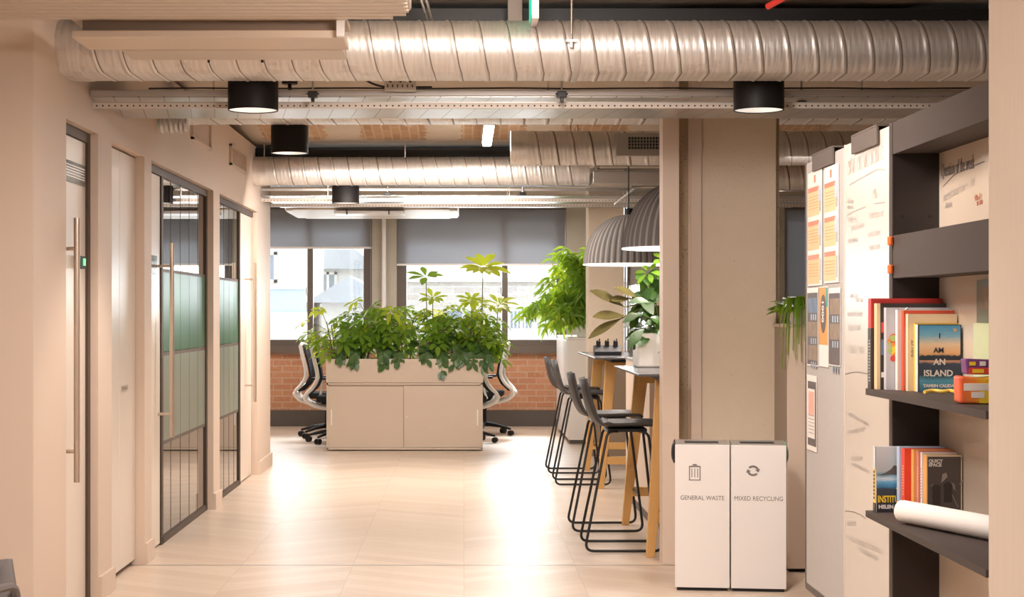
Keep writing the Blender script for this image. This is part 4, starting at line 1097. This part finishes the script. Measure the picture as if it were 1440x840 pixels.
wbd = thing('whiteboard', 'tall glossy whiteboard with faint handwriting, left of the dark bookcase', 'whiteboard')
part_box('board', (BX, BX + .03, 5.375, 6.005, .34, 2.025), 'board', wbd, bevel=.002)
part_boxes('edge_trim', [(BX - .001, BX + .031, 6.005, 6.014, .33, 2.027), (BX - .001, BX + .031, 5.367, 5.375, .33, 2.027), (BX - .001, BX + .031, 5.367, 6.014, .33, .342)], 'zinc_light', wbd)
XX = BX - .0012
def zp(px, py): Y = YX(px); return (Y, HZ(py, Y))
def pxspan(x0, y0, x1, h, sl_to=None):
    Y0, Z0 = zp(x0, y0); Y1, Z1 = zp(x1, sl_to if sl_to is not None else y0)
    return (Y0, Z0, Y0 - Y1, h, (Z1 - Z0) / (Y0 - Y1))
scribbles(wbd, XX, [pxspan(1192, 247, 1243, .065, 224)], 'ink_soft', 3, .0016, 'heading')
text('Book', .055, (XX - .0002, zp(1204, 300)[0], zp(1226, 276)[1]), AISLE, 'ink_soft', wbd, 'heading', sx=.01) if False else None
strokes(wbd, XX, [[zp(1195, 260), zp(1212, 250), zp(1234, 238), zp(1244, 239)], [zp(1192, 302), zp(1204, 296), zp(1217, 291)], [zp(1229, 286.5), zp(1244, 284.5)]], 'ink_soft', .0018)
scribbles(wbd, XX, [pxspan(1227, 272, 1234, .02), pxspan(1227, 279, 1234, .02), pxspan(1192, 286, 1200, .016), pxspan(1192, 294, 1200, .012),
    pxspan(1221, 308, 1243, .022, 304), pxspan(1192, 313, 1206, .022), pxspan(1197, 325, 1215, .018, 320), pxspan(1221, 334, 1240, .02, 330), pxspan(1192, 343, 1207, .018, 340), pxspan(1222, 352, 1238, .018, 350),
    pxspan(1196, 419, 1206, .014), pxspan(1204, 425, 1214, .016), pxspan(1192, 445, 1213, .017), pxspan(1193, 465, 1211, .022), pxspan(1193, 497, 1216, .028),
    pxspan(1196, 648, 1213, .018), pxspan(1198, 655, 1222, .014, 666), pxspan(1192, 740, 1204, .02), pxspan(1193, 760, 1240, .022, 780), pxspan(1208, 776, 1235, .018, 790)], 'ink_soft', 7, .0007)
scribbles(wbd, XX, [pxspan(1193, 611, 1217, .016, 606), pxspan(1194, 585, 1222, .014, 600)], 'ink_soft', 17, .0007)
strokes(wbd, XX, [[zp(1189, 526), zp(1204, 523), zp(1216, 525), zp(1222, 527)], [zp(1189, 719), zp(1200, 720), zp(1210, 724), zp(1218, 730)]], 'ink', .0014)
def hook(parent_label, y0, y1, zt):
    h = thing('board_hook', parent_label, 'bracket')
    bm = bmesh.new(); box(bm, BX - .012, BX - .003, y0, y1, zt - .05, zt + .012); link_mesh('front_tab', bm, 'frame_brown', h, bevel=.002)
    part_box('top_plate', (BX - .012, BX + .11, y0, y1, zt + .012, zt + .018), 'frame_brown', h)
    part_box('rear_tab', (BX + .10, BX + .11, y0, y1, zt - .03, zt + .012), 'frame_brown', h)
hook('dark folded hook over the top of the whiteboard', 5.50, 5.86, 2.027)
fb = thing('pinboard', 'tall grey felt pinboard with posters, left of the whiteboard', 'pinboard')
part_box('felt_panel', (BX, BX + .03, 6.02, 6.69, .30, 2.022), 'felt_grey', fb, bevel=.01)
part_boxes('edge_trim', [(BX - .002, BX + .032, 6.016, 6.692, .283, .305), (BX - .002, BX + .032, 6.688, 6.696, .29, 2.02)], 'frame_brown', fb)
hook('dark folded hook over the top of the grey pinboard', 6.16, 6.52, 2.022)
# standing frame that carries the boards
rk = thing('board_rack', 'dark upright frame standing behind the whiteboard and pinboard', 'rack')
part_boxes('upright', [(BX + .05, BX + .09, y, y + .04, 0, 2.03) for y in (5.42, 6.60)], 'frame_brown', rk)
part_boxes('rail', [(BX + .05, BX + .09, 5.42, 6.64, z, z + .04) for z in (.35, 1.99)], 'frame_brown', rk)
part_boxes('foot', [(BX - .1, BX + .45, y, y + .04, 0, .03) for y in (5.42, 6.60)], 'frame_brown', rk)

def sheet(lab, px0, px1, py0, py1, mat='paper', name='poster', curl=0):
    """a paper sheet pinned on the felt; pixel box -> wall box"""
    ya, yb = YX(px0), YX(px1); ym = (ya + yb) / 2
    z1 = HZ(py0, ym); z0 = HZ(py1, ym)
    p = thing(name, lab, 'poster')
    bm = bmesh.new(); box(bm, BX - .004, BX - .0025, yb, ya, z0, z1); link_mesh('sheet', bm, mat, p)
    return p, yb, ya, z0, z1
def band(p, y0, y1, z0, z1, mat, name='printed_band', lift=.0045):
    return part_box(name, (BX - lift, BX - .0039, y0, y1, z0, z1), mat, p)
for (lab, a, b, c, d) in (('left of two tall peach printed posters on the pinboard', 1137.5, 1157, 241, 402), ('right of two tall peach printed posters on the pinboard', 1160.5, 1180.5, 233, 398)):
    p, y0, y1, z0, z1 = sheet(lab, a, b, c, d)
    H = z1 - z0; W = y1 - y0
    for k in range(3):
        t = z1 - .05 - k * (H - .05) / 3; bh = (H - .05) / 3
        band(p, y0 + .04, y1 - .006, t - bh + .008, t - .012, 'peach', 'text_block')
        band(p, y0 + .05, y1 - .008, t - .03, t - .012, 'orange', 'orange_heading', .005)
        part_boxes('text_lines', [(BX - .0052, BX - .0044, y0 + .06, y1 - .02, t - .05 - q * .012, t - .048 - q * .012) for q in range(int((bh - .07) / .012))], 'peach_line', p)
        band(p, y0 + .012, y0 + .04, t - bh + .02, t - .03, 'zinc', 'photo_strip', .005)
        if k < 2: band(p, y0 + .014, y0 + .055, t - .075, t - .02, 'fence_blue', 'blue_badge', .0055)
    band(p, y0 + .11, y0 + .14, z1 - .045, z1 - .015, 'orange', 'logo')
plain('poster_brown', (.30, .23, .17), .6, var=.4, scale=25); plain('poster_blue', (.14, .2, .30), .5, var=.5, scale=18); plain('poster_orange', (.85, .35, .07), .5, var=.3, scale=14)
plain('poster_teal', (.05, .33, .30), .5); plain('poster_dark', (.12, .09, .085), .5, var=.3, scale=30); plain('poster_pink', (.85, .45, .36), .5, var=.15, scale=30)
for lab, a, b in (('left brown catalogue poster below the peach posters', 1136.5, 1151.5), ('right brown catalogue poster beside the orange one', 1167, 1183)):
    p, y0, y1, z0, z1 = sheet(lab, a, b, 405, 515)
    band(p, y0 + .004, y1 - .004, z0 + .006, z1 - .02, 'poster_dark')
    for k in range(3):
        t = z1 - .04 - k * .095; band(p, y0 + .012, y1 - .02, t - .06, t, ('poster_blue', 'poster_brown', 'poster_brown')[k] if a < 1150 else ('poster_brown', 'poster_brown', 'poster_dark')[k], 'photo', .005)
        part_boxes('bottle_row', [(BX - .0056, BX - .0048, y0 + .025 + q * .04, y0 + .045 + q * .04, t - .09, t - .066) for q in range(3)], 'far_glass', p)
p, y0, y1, z0, z1 = sheet('orange poster with a dark oval and number, between the brown posters', 1153, 1166, 403, 516)
band(p, y0 + .004, y1 - .002, z0 + .085, z1 - .004, 'poster_orange'); band(p, y0 + .004, y0 + .035, z1 - .08, z1 - .006, 'poster_teal', 'teal_corner', .005)
bm = bmesh.new(); cy, cz = (y0 + y1) / 2, (z0 + z1) / 2 + .05; vs = [bm.verts.new((BX - .0056, cy + .05 * math.cos(2 * PI * i / 24), cz + .075 * math.sin(2 * PI * i / 24))) for i in range(24)]; bm.faces.new(vs); link_mesh('oval', bm, 'poster_dark', p)
o = text('1000', .045, (BX - .0062, cy + .018, cz + .055), (PI, PI / 2, 0), 'paper', p, 'number', bold=.001); o.rotation_euler = Matrix(((0, 0, -1), (0, -1, 0), (-1, 0, 0))).to_euler()
p, y0, y1, z0, z1 = sheet('small white and dark framed notice pinned below the posters', 1136, 1149.5, 528, 634)
band(p, y0 + .004, y1 - .02, z0 + .02, z1 - .025, 'poster_dark'); band(p, y0 + .03, y1 - .024, z0 + .05, z1 - .055, 'paper', 'notice_paper', .005); band(p, y0 + .04, y1 - .04, z1 - .16, z1 - .065, 'poster_pink', 'pink_drawing', .0055)
part_boxes('text_lines', [(BX - .0062, BX - .0052, y0 + .04, y1 - .04, z0 + .07 + q * .014, z0 + .073 + q * .014) for q in range(6)], 'ink_soft', p)

# ------------------------------------------------------------------ bookcase
bc = thing('bookcase', 'dark grey shelving unit with deep shelves and a glossy writing-board back', 'bookcase')
FY = 5.33
part_box('side_panel', (BX, 1.60, FY, FY + .036, 0, 2.03), 'shelf_dark', bc)
part_box('panel_edge', (BX - .004, BX, FY - .001, FY + .037, 0, 2.03), 'shelf', bc)
part_box('side_panel', (BX, 1.60, 4.09, 4.12, 0, 2.03), 'shelf_dark', bc)
bk = part_box('back_board', (1.55, 1.60, 4.12, FY, 0, 2.03), 'back_panel', bc)
part_boxes('fascia', [(BX - .002, BX + .018, 4.10, FY, 1.926, 2.03)], 'shelf', bc, bevel=.001)
part_box('top_shelf', (BX + .018, 1.55, 4.10, FY, 1.93, 1.95), 'shelf', bc)
part_boxes('fascia', [(BX - .002, BX + .018, 4.10, FY, 1.522, 1.661)], 'shelf', bc, bevel=.001)
part_box('drawer_base', (BX + .018, 1.55, 4.10, FY, 1.524, 1.54), 'shelf', bc)
part_box('drawer_cover', (BX + .018, 1.55, 4.10, FY, 1.645, 1.66), 'shelf', bc)
S1, S2 = 1.1637, .766
for z in (S1, S2): part_box('shelf', (1.309, 1.549, 4.10, FY - .002, z - .021, z), 'shelf', bc, bevel=.001)
for py in (338.5, 378.5):
    z = HZ(py, 5.3); part_cyl('orange_peg', (BX - .012, 5.32, z - .014), (BX - .012, 5.32, z + .014), .0095, 'orange', bc, 12, bevel=.003)
part_boxes('screw_hole', [(x, x + .008, FY - .002, FY, 1.72, 1.728) for x in (1.425, 1.515)] + [(x, x + .008, FY - .002, FY, .45, .458) for x in (1.425, 1.515)], 'black_plastic', bc)
XB = 1.5488
def YB(px): return 1.55 * F / (px - VX)
text('Question of the week', .062, (XB, YB(1323) - .01, HZ(250, YB(1323))), AISLE, 'ink', bk, 'heading', sx=.62).rotation_euler = (PI / 2, 0, -PI / 2)
strokes(bk, XB, [[(YB(1327), HZ(262, YB(1327))), (YB(1342), HZ(246, YB(1342))), (YB(1360), HZ(237, YB(1360))), (YB(1385), HZ(227, YB(1385)))]], 'ink', .0016)
scribbles(bk, XB, [(YB(1327), HZ(284, YB(1327)), .34, .024, .09), (YB(1330), HZ(293, YB(1330)), .08, .018, 0)], 'ink_soft', 5, .0009)
scribbles(bk, XB, [(YB(1371), HZ(283, YB(1371)), .07, .016, .05), (YB(1373), HZ(290, YB(1373)), .06, .016, .05)], 'ink_red', 6, .0015)
bk['label'] = 'glossy cream back with handwritten question heading'
ps = thing('pinned_card', 'green and brown picture card leaning on the bookcase back beside the timber panel', 'card')
Ya, Yb = YB(1378), 4.62; zt = HZ(394, 4.85)
part_box('picture', (1.540, 1.5485, Yb, Ya, 1.38, zt), 'film_pale', ps); part_box('inner_picture', (1.5385, 1.54, Yb, Ya - .03, 1.42, zt - .02), 'poster_brown', ps)
part_box('green_card', (1.530, 1.54, Yb, Ya - .0, S1 + .001, 1.379), plain('pale_green', (.62, .68, .42), .6), ps)

# books --------------------------------------------------------------
def book(px0, px1, py, Y, th, z0, spine, cover, lab, group, page='paper'):
    x0, x1 = WX(px0, Y), WX(px1, Y); x1 = min(x1, 1.545); z1 = HZ(py, Y); H = z1 - z0
    b = thing('book', lab, 'book', (x0, Y, z0 + .0005), group=group); W = x1 - x0
    part_box('page_block', (.004, W - .003, .003, th - .003, .003, H - .004), page, b)
    part_box('cover', (.002, W, 0, .003, 0, H), cover, b); part_box('cover', (.002, W, th - .003, th, 0, H), cover, b)
    part_box('spine', (0, .003, 0, th, 0, H), spine, b, bevel=.0008)
    return b, W, H
for n, c, r in (('bk_red', (.50, .035, .03), .45), ('bk_black', (.045, .035, .03), .45), ('bk_cream', (.86, .62, .36), .5), ('bk_grey', (.60, .60, .64), .4), ('bk_white', (.86, .80, .74), .5),
                ('bk_vermilion', (.68, .10, .045), .45), ('bk_sand', (.84, .68, .46), .5), ('bk_yellow', (.90, .60, .10), .45), ('bk_sky', (.18, .42, .60), .4), ('bk_dusk', (.90, .60, .36), .4), ('bk_navy', (.03, .04, .06), .4), ('bk_sea', (.07, .26, .38), .4),
                ('bk_lightblue', (.46, .58, .76), .45), ('bk_scarlet', (.80, .07, .03), .4), ('bk_orange', (.85, .45, .14), .45), ('bk_pink', (.75, .25, .22), .45), ('bk_mist', (.62, .66, .68), .5), ('bk_photo', (.10, .08, .075), .4), ('bk_purple', (.20, .06, .22), .4), ('snack_red', (.75, .08, .06), .3), ('snack_orange', (.90, .30, .06), .3), ('snack_yellow', (.95, .68, .05), .3), ('snack_green', (.45, .62, .2), .3)):
    plain(n, c, r, var=.05, scale=12)
G1 = 'books standing on the upper bookcase shelf'; G2 = 'books standing on the lower bookcase shelf'
b, W, H = book(1225, 1325, 420, 5.275, .04, S1, 'bk_red', 'bk_red', 'tallest book at the back of the upper row, red with black lower spine', G1)
part_box('black_spine_band', (-.0006, .03, -.0006, .041, 0, H * .67), 'bk_black', b)
for k in range(10): pass
part_boxes('spine_lettering', [(-.0012, -.0005, .015, .025, H * .08 + k * .010, H * .08 + k * .010 + .005) for k in range(14)], 'bk_grey', b)
b, W, H = book(1233, 1334, 427, 5.235, .034, S1, 'bk_cream', 'bk_black', 'cream-spined cookbook with dark colourful cover, second from back on upper shelf', G1)
part_boxes('cover_edge', [(0.0, .011, -.001, 0, 0, H)], 'bk_cream', b)
part_boxes('cover_photo', [(.013, .06, -.0012, 0, H * .40, H * .58)], 'poster_blue', b); part_boxes('cover_photo', [(.014, .06, -.0012, 0, H * .66, H * .78)], 'snack_red', b); part_boxes('cover_photo', [(.014, .06, -.0012, 0, H * .14, H * .20)], 'bk_white', b)
b, W, H = book(1246, 1338, 433, 5.205, .028, S1, 'bk_grey', 'bk_grey', 'grey cookbook with bright vegetables on the cover, upper shelf', G1)
bm = bmesh.new(); rnd = random.Random(2)
for k in range(26):
    x = rnd.uniform(.012, .045); z = rnd.uniform(H * .34, H * .64); r = rnd.uniform(.006, .013)
    cyl(bm, (x, -.0016 - .0002 * k / 26, z), (x, 0, z), r, n=10, mi=k % 4)
link_mesh('vegetable_picture', bm, ['snack_yellow', 'snack_orange', 'snack_red', 'snack_green'], b)
bm = bmesh.new(); tube(bm, [(.068 - .03 * math.sin(PI * i / 14), -.001, H * .62 + .10 * (i / 14)) for i in range(15)], .0012, 5); link_mesh('plate_outline', bm, 'zinc', b)
b, W, H = book(1262, 1341, 436, 5.175, .026, S1, 'bk_white', 'bk_white', 'plain off-white book between the vegetable cookbook and red-spined book', G1)
b, W, H = book(1270.5, 1345, 437, 5.148, .024, S1, 'bk_vermilion', 'bk_vermilion', 'red-spined book in the middle of the upper row', G1)
part_boxes('spine_dots', [(.0035, .005, -.001, 0, .01 + k * .006, .012 + k * .006) for k in range(32)], 'bk_white', b)
b, W, H = book(1276.5, 1350, 442, 5.122, .024, S1, 'bk_sand', 'bk_sand', 'sand-coloured book with small cover lettering on the upper shelf', G1)
text('BRUT', .022, (.026, -.0008, H * .44), (PI / 2, -PI / 2, 0), 'ink', b, 'cover_lettering')
b, W, H = book(1286.5, 1356, 455, 5.105, .015, S1, 'bk_yellow', 'bk_yellow', 'thin yellow book just behind the sunset-covered book', G1)
def cover_ramp(name, H, stops, wob=.02):
    t = NT(name); _, x, y, z = t.obj(); n = t.noise(30, 4, .6, stretch=(1, 1, 5))
    f = t.math('ADD', t.math('DIVIDE', z, H), t.math('MULTIPLY', t.math('SUBTRACT', n, .5), wob * 4))
    t.set(**{'Base Color': t.ramp(f, stops), 'Roughness': .4}); MATS[name] = t.m
cover_ramp('sunset_sea', .218, [(0, (.05, .16, .26)), (.16, (.10, .36, .50)), (.24, (.03, .05, .08)), (.40, (.05, .07, .11)), (.44, (.75, .40, .25)), (.50, (.10, .09, .12)), (.54, (.9, .50, .22)), (.68, (.92, .70, .48)), (.80, (.22, .52, .70)), (1.0, (.04, .30, .62))])
cover_ramp('bay_cliffs', .208, [(0, (.03, .03, .04)), (.36, (.05, .06, .08)), (.40, (.05, .22, .42)), (.47, (.15, .45, .68)), (.52, (.66, .78, .86)), (.58, (.10, .32, .45)), (.64, (.45, .50, .52)), (1.0, (.66, .68, .70))])
b, W, H = book(1290, 1362, 457, 5.075, .026, S1, 'bk_white', 'bk_navy', 'front book with sunset sea cover reading I AM AN ISLAND', G1)
part_box('cover_picture', (.006, W - .004, -.0008, 0, 0, H - .002), 'sunset_sea', b)
bm = bmesh.new(); pts = [(.006, H * .52)] + [(.006 + (W - .01) * i / 14, H * (.525 + .025 * abs(math.sin(i * 1.7)))) for i in range(15)] + [(W - .004, H * .47), (.006, H * .47)]
prism(bm, pts, 'y', -.0012, -.0004); link_mesh('island_silhouette', bm, 'bk_navy', b)
for w_, sz, zz, xx, mt in (('I', .022, .80, .50, 'bk_navy'), ('AM', .022, .585, .48, 'bk_navy'), ('AN', .026, .405, .50, 'bk_white'), ('ISLAND', .027, .235, .47, 'bk_white'), ('TAMSIN CALIDAS', .013, .07, .50, 'bk_white')):
    text(w_, sz, (W * xx, -.002, H * zz), FRONT, mt, b, 'cover_title', 'CENTER', bold=.0006)
part_cyl('publisher_badge', (W - .02, -.0012, H * .92), (W - .02, 0, H * .92), .005, 'bk_orange', b, 12)
sn = tag(part_tube('snack_stick', round_path([(WX(1300, 4.95), 4.95, S1 + .006), (WX(1312, 4.97), 4.98, S1 + .010), (WX(1325, 4.97), 4.95, S1 + .007), (WX(1336, 4.97), 4.98, S1 + .010), (WX(1350, 4.9), 4.9, S1 + .006)], .02), .0055, 'bk_yellow'), 'flat yellow snack wrapper lying before the sunset-covered book', 'wrapper')
pk = thing('snack_pouch', 'orange and yellow snack pouch on the upper shelf beside the timber panel', 'snack packet', (WX(1345.5, 4.43), 4.40, S1 + .001))
bm = bmesh.new(); prism(bm, [(0, 0), (.11, 0), (.115, .075), (.055, .07), (-.002, .076)], 'y', 0, .06); cover_x = NT('pouch_print'); _, x_, y_, z_ = cover_x.obj(); nn = cover_x.noise(20, 3)
cover_x.set(**{'Base Color': cover_x.ramp(cover_x.math('ADD', cover_x.math('MULTIPLY', x_, 9), cover_x.math('MULTIPLY', nn, .3)), [(0, (.85, .10, .06)), (.5, (.9, .28, .05)), (.75, (.95, .55, .04)), (1, (.95, .70, .06))]), 'Roughness': .3}); MATS['pouch_print'] = cover_x.m
link_mesh('pouch', bm, 'pouch_print', pk, bevel=.008, seg=3)
part_box('white_label', (.010, .09, -.0015, .002, .035, .055), 'paper', pk, bevel=.001); part_box('yellow_panel', (.052, .112, -.001, .002, .002, .035), 'snack_yellow', pk); part_box('white_badge', (.03, .065, -.0022, .0, .016, .032), 'paper', pk); part_box('green_corner', (.08, .112, -.001, .002, .058, .074), 'snack_green', pk)
pk = thing('snack_box', 'purple and red sweet packet lying on top of the orange pouch', 'snack packet', (WX(1352, 4.46), 4.41, S1 + .078))
bm = bmesh.new(); prism(bm, [(0, .002), (.10, 0), (.10, .04), (-.004, .044)], 'y', 0, .05); link_mesh('packet', bm, 'bk_purple', pk, bevel=.004)
part_box('red_band', (.004, .10, -.0012, .001, .003, .02), 'snack_red', pk); part_boxes('yellow_mark', [(x, x + .017, -.002, 0, .026, .036) for x in (.006, .064)] + [(.014, .045, -.002, 0, .006, .016)], 'snack_yellow', pk); part_box('white_mark', (.034, .05, -.002, 0, .025, .037), 'paper', pk)
# lower shelf
b, W, H = book(1231, 1286, 629, 5.27, .028, S2, 'bk_yellow', 'bk_mist', 'cover-out thriller with blue bay and yellow title at the left of the lower shelf', G2)
part_box('spine_foot', (-.0008, .002, 0, .028, 0, H * .14), 'bk_black', b); part_box('spine_head', (-.0008, .002, 0, .028, H * .66, H), 'bk_mist', b)
part_box('cover_picture', (.004, W, -.0008, 0, 0, H), 'bay_cliffs', b)
bm = bmesh.new(); prism(bm, [(.004, H * .56), (.03, H * .60), (.05, H * .66), (.06, H * .72), (.075, H * .70), (.09, H * .74), (W, H * .70), (W, H * .57), (.05, H * .58)], 'y', -.0012, 0); link_mesh('cliff_silhouette', bm, 'poster_dark', b)
for w_, sz, zz, xx, mt, sxx in (('THE', .022, .30, .066, 'snack_yellow', .8), ('INSTITUTION', .030, .155, .007, 'snack_yellow', .62), ('HELEN FIELDS', .016, .06, .010, 'bk_white', 1)):
    o = text(w_, sz, (xx, -.0018, H * zz), FRONT, mt, b, 'cover_title', bold=.0008, sx=sxx)
part_boxes('spine_lettering', [(-.0014, -.0002, .008, .022, H * .2 + k * .012, H * .2 + k * .012 + .007) for k in range(8)], 'bk_navy', b)
for px0, px1, py, Y, th, m, lab in ((1264.5, 1332, 629, 5.225, .03, 'bk_lightblue', 'pale blue spined book beside the thriller on the lower shelf'), (1272, 1336, 632, 5.19, .034, 'bk_scarlet', 'thick scarlet book on the lower shelf'),
        (1284.5, 1346, 633, 5.162, .026, 'bk_orange', 'orange spined book beside the scarlet one on lower shelf'), (1291.5, 1350, 635, 5.138, .022, 'bk_pink', 'pink spined book on the lower shelf'), (1296.5, 1356, 637, 5.118, .018, 'bk_white', 'thin white spined book on lower shelf'), (1300, 1362, 640, 5.100, .016, 'bk_orange', 'thin orange-edged book right behind the black and white cover')):
    b, W, H = book(px0, px1, py, Y, th, S2, m, m, lab, G2)
    part_boxes('spine_lettering', [(-.0006, .0002, th * .35, th * .65, H * .3 + k * .009, H * .3 + k * .009 + .004) for k in range(11)], 'bk_cream' if m != 'bk_white' else 'ink', b)
b, W, H = book(1303, 1367, 641, 5.07, .026, S2, 'bk_orange', 'bk_sand', 'black and white photo-covered paperback standing behind the paper roll', G2)
part_box('cover_photo', (.003, W - .004, -.0008, 0, 0, H - .004), 'bk_photo', b)
bm = bmesh.new()
for (x, z, w1, a) in ((.045, .115, .035, 1.1), (.10, .11, .04, .6), (.09, .09, .03, 2.1), (.03, .10, .022, 2.6)):
    for k in range(5):
        aa = a + (k - 2) * .13; l = w1 * (1 - .1 * abs(k - 2)); p = (x, z); q = (x + math.cos(aa) * l, z + math.sin(aa) * l)
        bm.faces.new([bm.verts.new(v) for v in ((p[0], -.0012, p[1]), (q[0] + .0015, -.0012, q[1]), (q[0] - .0015, -.0012, q[1] + .002))])
bm.faces.new([bm.verts.new(v) for v in ((.068, -.0013, .10), (.0695, -.0013, .10), (.098, -.0013, .04), (.0965, -.0013, .04))])
link_mesh('smoke_picture', bm, 'zinc', b)
bm = bmesh.new()
for x, z, r in ((.030, .098, .014), (.066, .105, .014)): cyl(bm, (x, -.0016, z), (x, -.0008, z), r, n=14); box(bm, x - r * .9, x + r * .9, -.0015, -.0009, z - .05, z - .008)
link_mesh('figure_silhouette', bm, 'bk_black', b)
text('QUICY', .014, (.006, -.0016, H - .022), FRONT, 'bk_white', b, 'cover_title', bold=.0006); text('SPACE', .014, (.006, -.0016, H - .034), FRONT, 'bk_white', b, 'cover_title', bold=.0006)
# paper roll
rl = thing('paper_roll', 'thick rolled white paper lying on the lower shelf in front of the books', 'paper roll')
p0 = Vector((1.345, 5.0, S2 + .0375)); p1 = Vector((1.508, 4.56, S2 + .0375)); d = (p1 - p0).normalized()
bm = bmesh.new(); a = Vector((0, 0, 1)); b_ = d.cross(a).normalized(); R = []
for p in (p0, p1):
    ring = []
    for i in range(60):
        t = i / 59; th = 2 * PI * 2.2 * t; r = .036 - .006 * (1 - t); ring.append(bm.verts.new(p + (a * math.sin(th) + b_ * math.cos(th)) * r))
    R.append(ring)
for i in range(59): bm.faces.new((R[0][i], R[0][i + 1], R[1][i + 1], R[1][i]))
link_mesh('sheet', bm, 'paper', rl, smooth=True)
part_cyl('core', p0 + d * .004, p1 - d * .004, .029, 'paper', rl, 28)

# grey chair corner, lower left
ch = thing('shell_chair', 'dark grey plastic chair back at the lower left corner', 'chair', (-1.68, 5.1, -.0), -.35)
bm = bmesh.new(); prev = None
for i, (y, z, hw) in enumerate(((-.24, .43, .2), (-.1, .42, .22), (.1, .42, .22), (.19, .45, .215), (.225, .52, .20), (.245, .60, .17))):
    row = [bm.verts.new((u * hw, y + .03 * -u * u, z + .02 * u * u)) for u in (-1, -.5, 0, .5, 1)]
    if prev:
        for j in range(4): bm.faces.new((prev[j], prev[j + 1], row[j + 1], row[j]))
    prev = row
o = link_mesh('seat_shell', bm, 'chair_grey', ch, smooth=True); m_ = o.modifiers.new('S', 'SOLIDIFY'); m_.thickness = .02
for sx in (-1, 1):
    for sy in (-1, 1): part_cyl('leg', (sx * .15, sy * .13, .43), (sx * .2, sy * .2, 0), .012, 'black_metal', ch, 10)
part_tube('armrest', round_path([(.20, .2, .47), (.225, .15, .55), (.225, -.15, .55)], .04), .014, 'chair_grey', ch)

# ------------------------------------------------------------------ outside
struct(part_box('ground_outside', (-60, 60, 20.8, 90, -4.2, -4), 'street'))
def house(name, lab, x0, x1, y0, y1, z1, mat, wins, roof=None, z0=-4):
    h = thing(name, lab, 'building')
    part_box('wall', (x0, x1, y0, y1, z0, z1), mat, h)
    for (a, b, c, d) in wins:
        w = part_boxes('window', [(a, b, y0 - .06, y0, c, c + .06), (a, b, y0 - .06, y0, d - .06, d), (a, a + .06, y0 - .06, y0, c, d), (b - .06, b, y0 - .06, y0, c, d), ((a + b) / 2 - .03, (a + b) / 2 + .03, y0 - .06, y0, c, d)], 'house_white', h)
        part_box('pane', (a + .05, b - .05, y0 - .03, y0 - .01, c + .05, d - .05), 'far_glass', w)
    if roof:
        xm = (x0 + x1) / 2; bm = bmesh.new(); prism(bm, [(x0 - .3, z1), (x1 + .3, z1), (xm, z1 + roof)], 'y', y0 - .3, y1); link_mesh('roof', bm, 'roof_grey', h)
    return h
house('white_house', 'white rendered house outside the left window', -9.5, -3.25, 32, 38, 6, 'house_cream', [(-4.25, -3.65, 2.0, 2.6)])
f = thing('terrace_fence', 'pale blue terrace fence outside the left window', 'fence')
part_box('panel', (-8, -2.75, 28.5, 28.56, 1.42, 1.82), 'fence_blue', f); part_box('rail', (-8, -2.7, 28.45, 28.6, 1.82, 1.87), 'house_white', f); part_box('parapet', (-8, -2.72, 28.4, 28.9, -4, 1.42), 'house_white', f)
house('gabled_house', 'pale gabled house with dark windows outside, left of the concrete pier', -3.55, -2.3, 39, 44, 2.45, 'house_white', [(-3.45, -3.02, 1.85, 2.38)], .75)
house('gabled_house', 'lower pale gabled house nearer the office, outside the left window', -2.95, -1.75, 34, 37, 1.62, 'house_white', [(-2.5, -2.2, .95, 1.35)], .55)
b = house('brick_terrace', 'pale brick building with railing outside the wide window', -1.35, 9, 34, 40, 2.05, 'brick_far', [(-.4, .4, .6, 1.5), (.9, 1.5, .6, 1.5)])
part_box('parapet_cap', (-1.38, 9, 33.9, 34.2, 2.05, 2.13), 'house_white', b)
r = thing('balcony_railing', 'white railing with thin bars outside the wide window', 'railing')
part_boxes('bar', [(.85 + k * .07, .875 + k * .07, 30.5, 30.53, 1.12, 1.52) for k in range(40)], 'house_white', r)
r.children[0]['kind'] = 'stuff'
part_boxes('top_rail', [(.8, 3.7, 30.48, 30.55, 1.52, 1.57), (.8, 3.7, 30.48, 30.55, 1.08, 1.12)], 'house_white', r); part_box('balcony_slab', (.6, 3.7, 30.4, 31.6, .85, 1.08), 'house_white', r)
part_box('support', (.8, 3.7, 31.0, 31.4, -4, .85), 'house_white', r)

# ------------------------------------------------------------------ light, world, camera
wd = bpy.data.worlds.new('World'); SC.world = wd; wd.use_nodes = True
bg = wd.node_tree.nodes['Background']; bg.inputs[0].default_value = (.91, .95, 1.0, 1); bg.inputs[1].default_value = 1.9
for (x, sx, zc, sz) in ((-2.9, 3.3, 1.65, 1.1), (.22, 2.0, 1.55, .95)):  # added lamps outside the windows, strengthening the daylight
    area('window_daylight', (x, WY + .45, zc + .2), sx, sz + .3, 75, (.90, .95, 1.0), (math.radians(-58), 0, 0))
su = bpy.data.lights.new('sun', 'SUN'); su.energy = 2.2; su.angle = math.radians(9); su.color = (1, .97, .92)
so = bpy.data.objects.new('sun', su); COL.objects.link(so); so.rotation_euler = Vector((-.10, -1, -.62)).to_track_quat('-Z', 'Y').to_euler()

cam = bpy.data.cameras.new('camera'); co = bpy.data.objects.new('camera', cam); COL.objects.link(co)
co.location = (0, 0, CH); co.rotation_euler = (PI / 2, 0, 0); cam.sensor_width = 36; cam.lens = 36 * F / 1440
cam.shift_x = (720 - VX) / 1440; cam.shift_y = -(420 - VY) / 1440; cam.clip_start = .05; cam.clip_end = 200
SC.camera = co
SC.view_settings.view_transform = 'Standard'; SC.view_settings.look = 'None'; SC.view_settings.gamma = 1; SC.view_settings.use_curve_mapping = False
SC.view_settings.exposure = 0.5
SC.cycles.use_denoising = True; SC.cycles.max_bounces = 8; SC.cycles.caustics_reflective = False; SC.cycles.caustics_refractive = False
SC.cycles.sample_clamp_indirect = 6
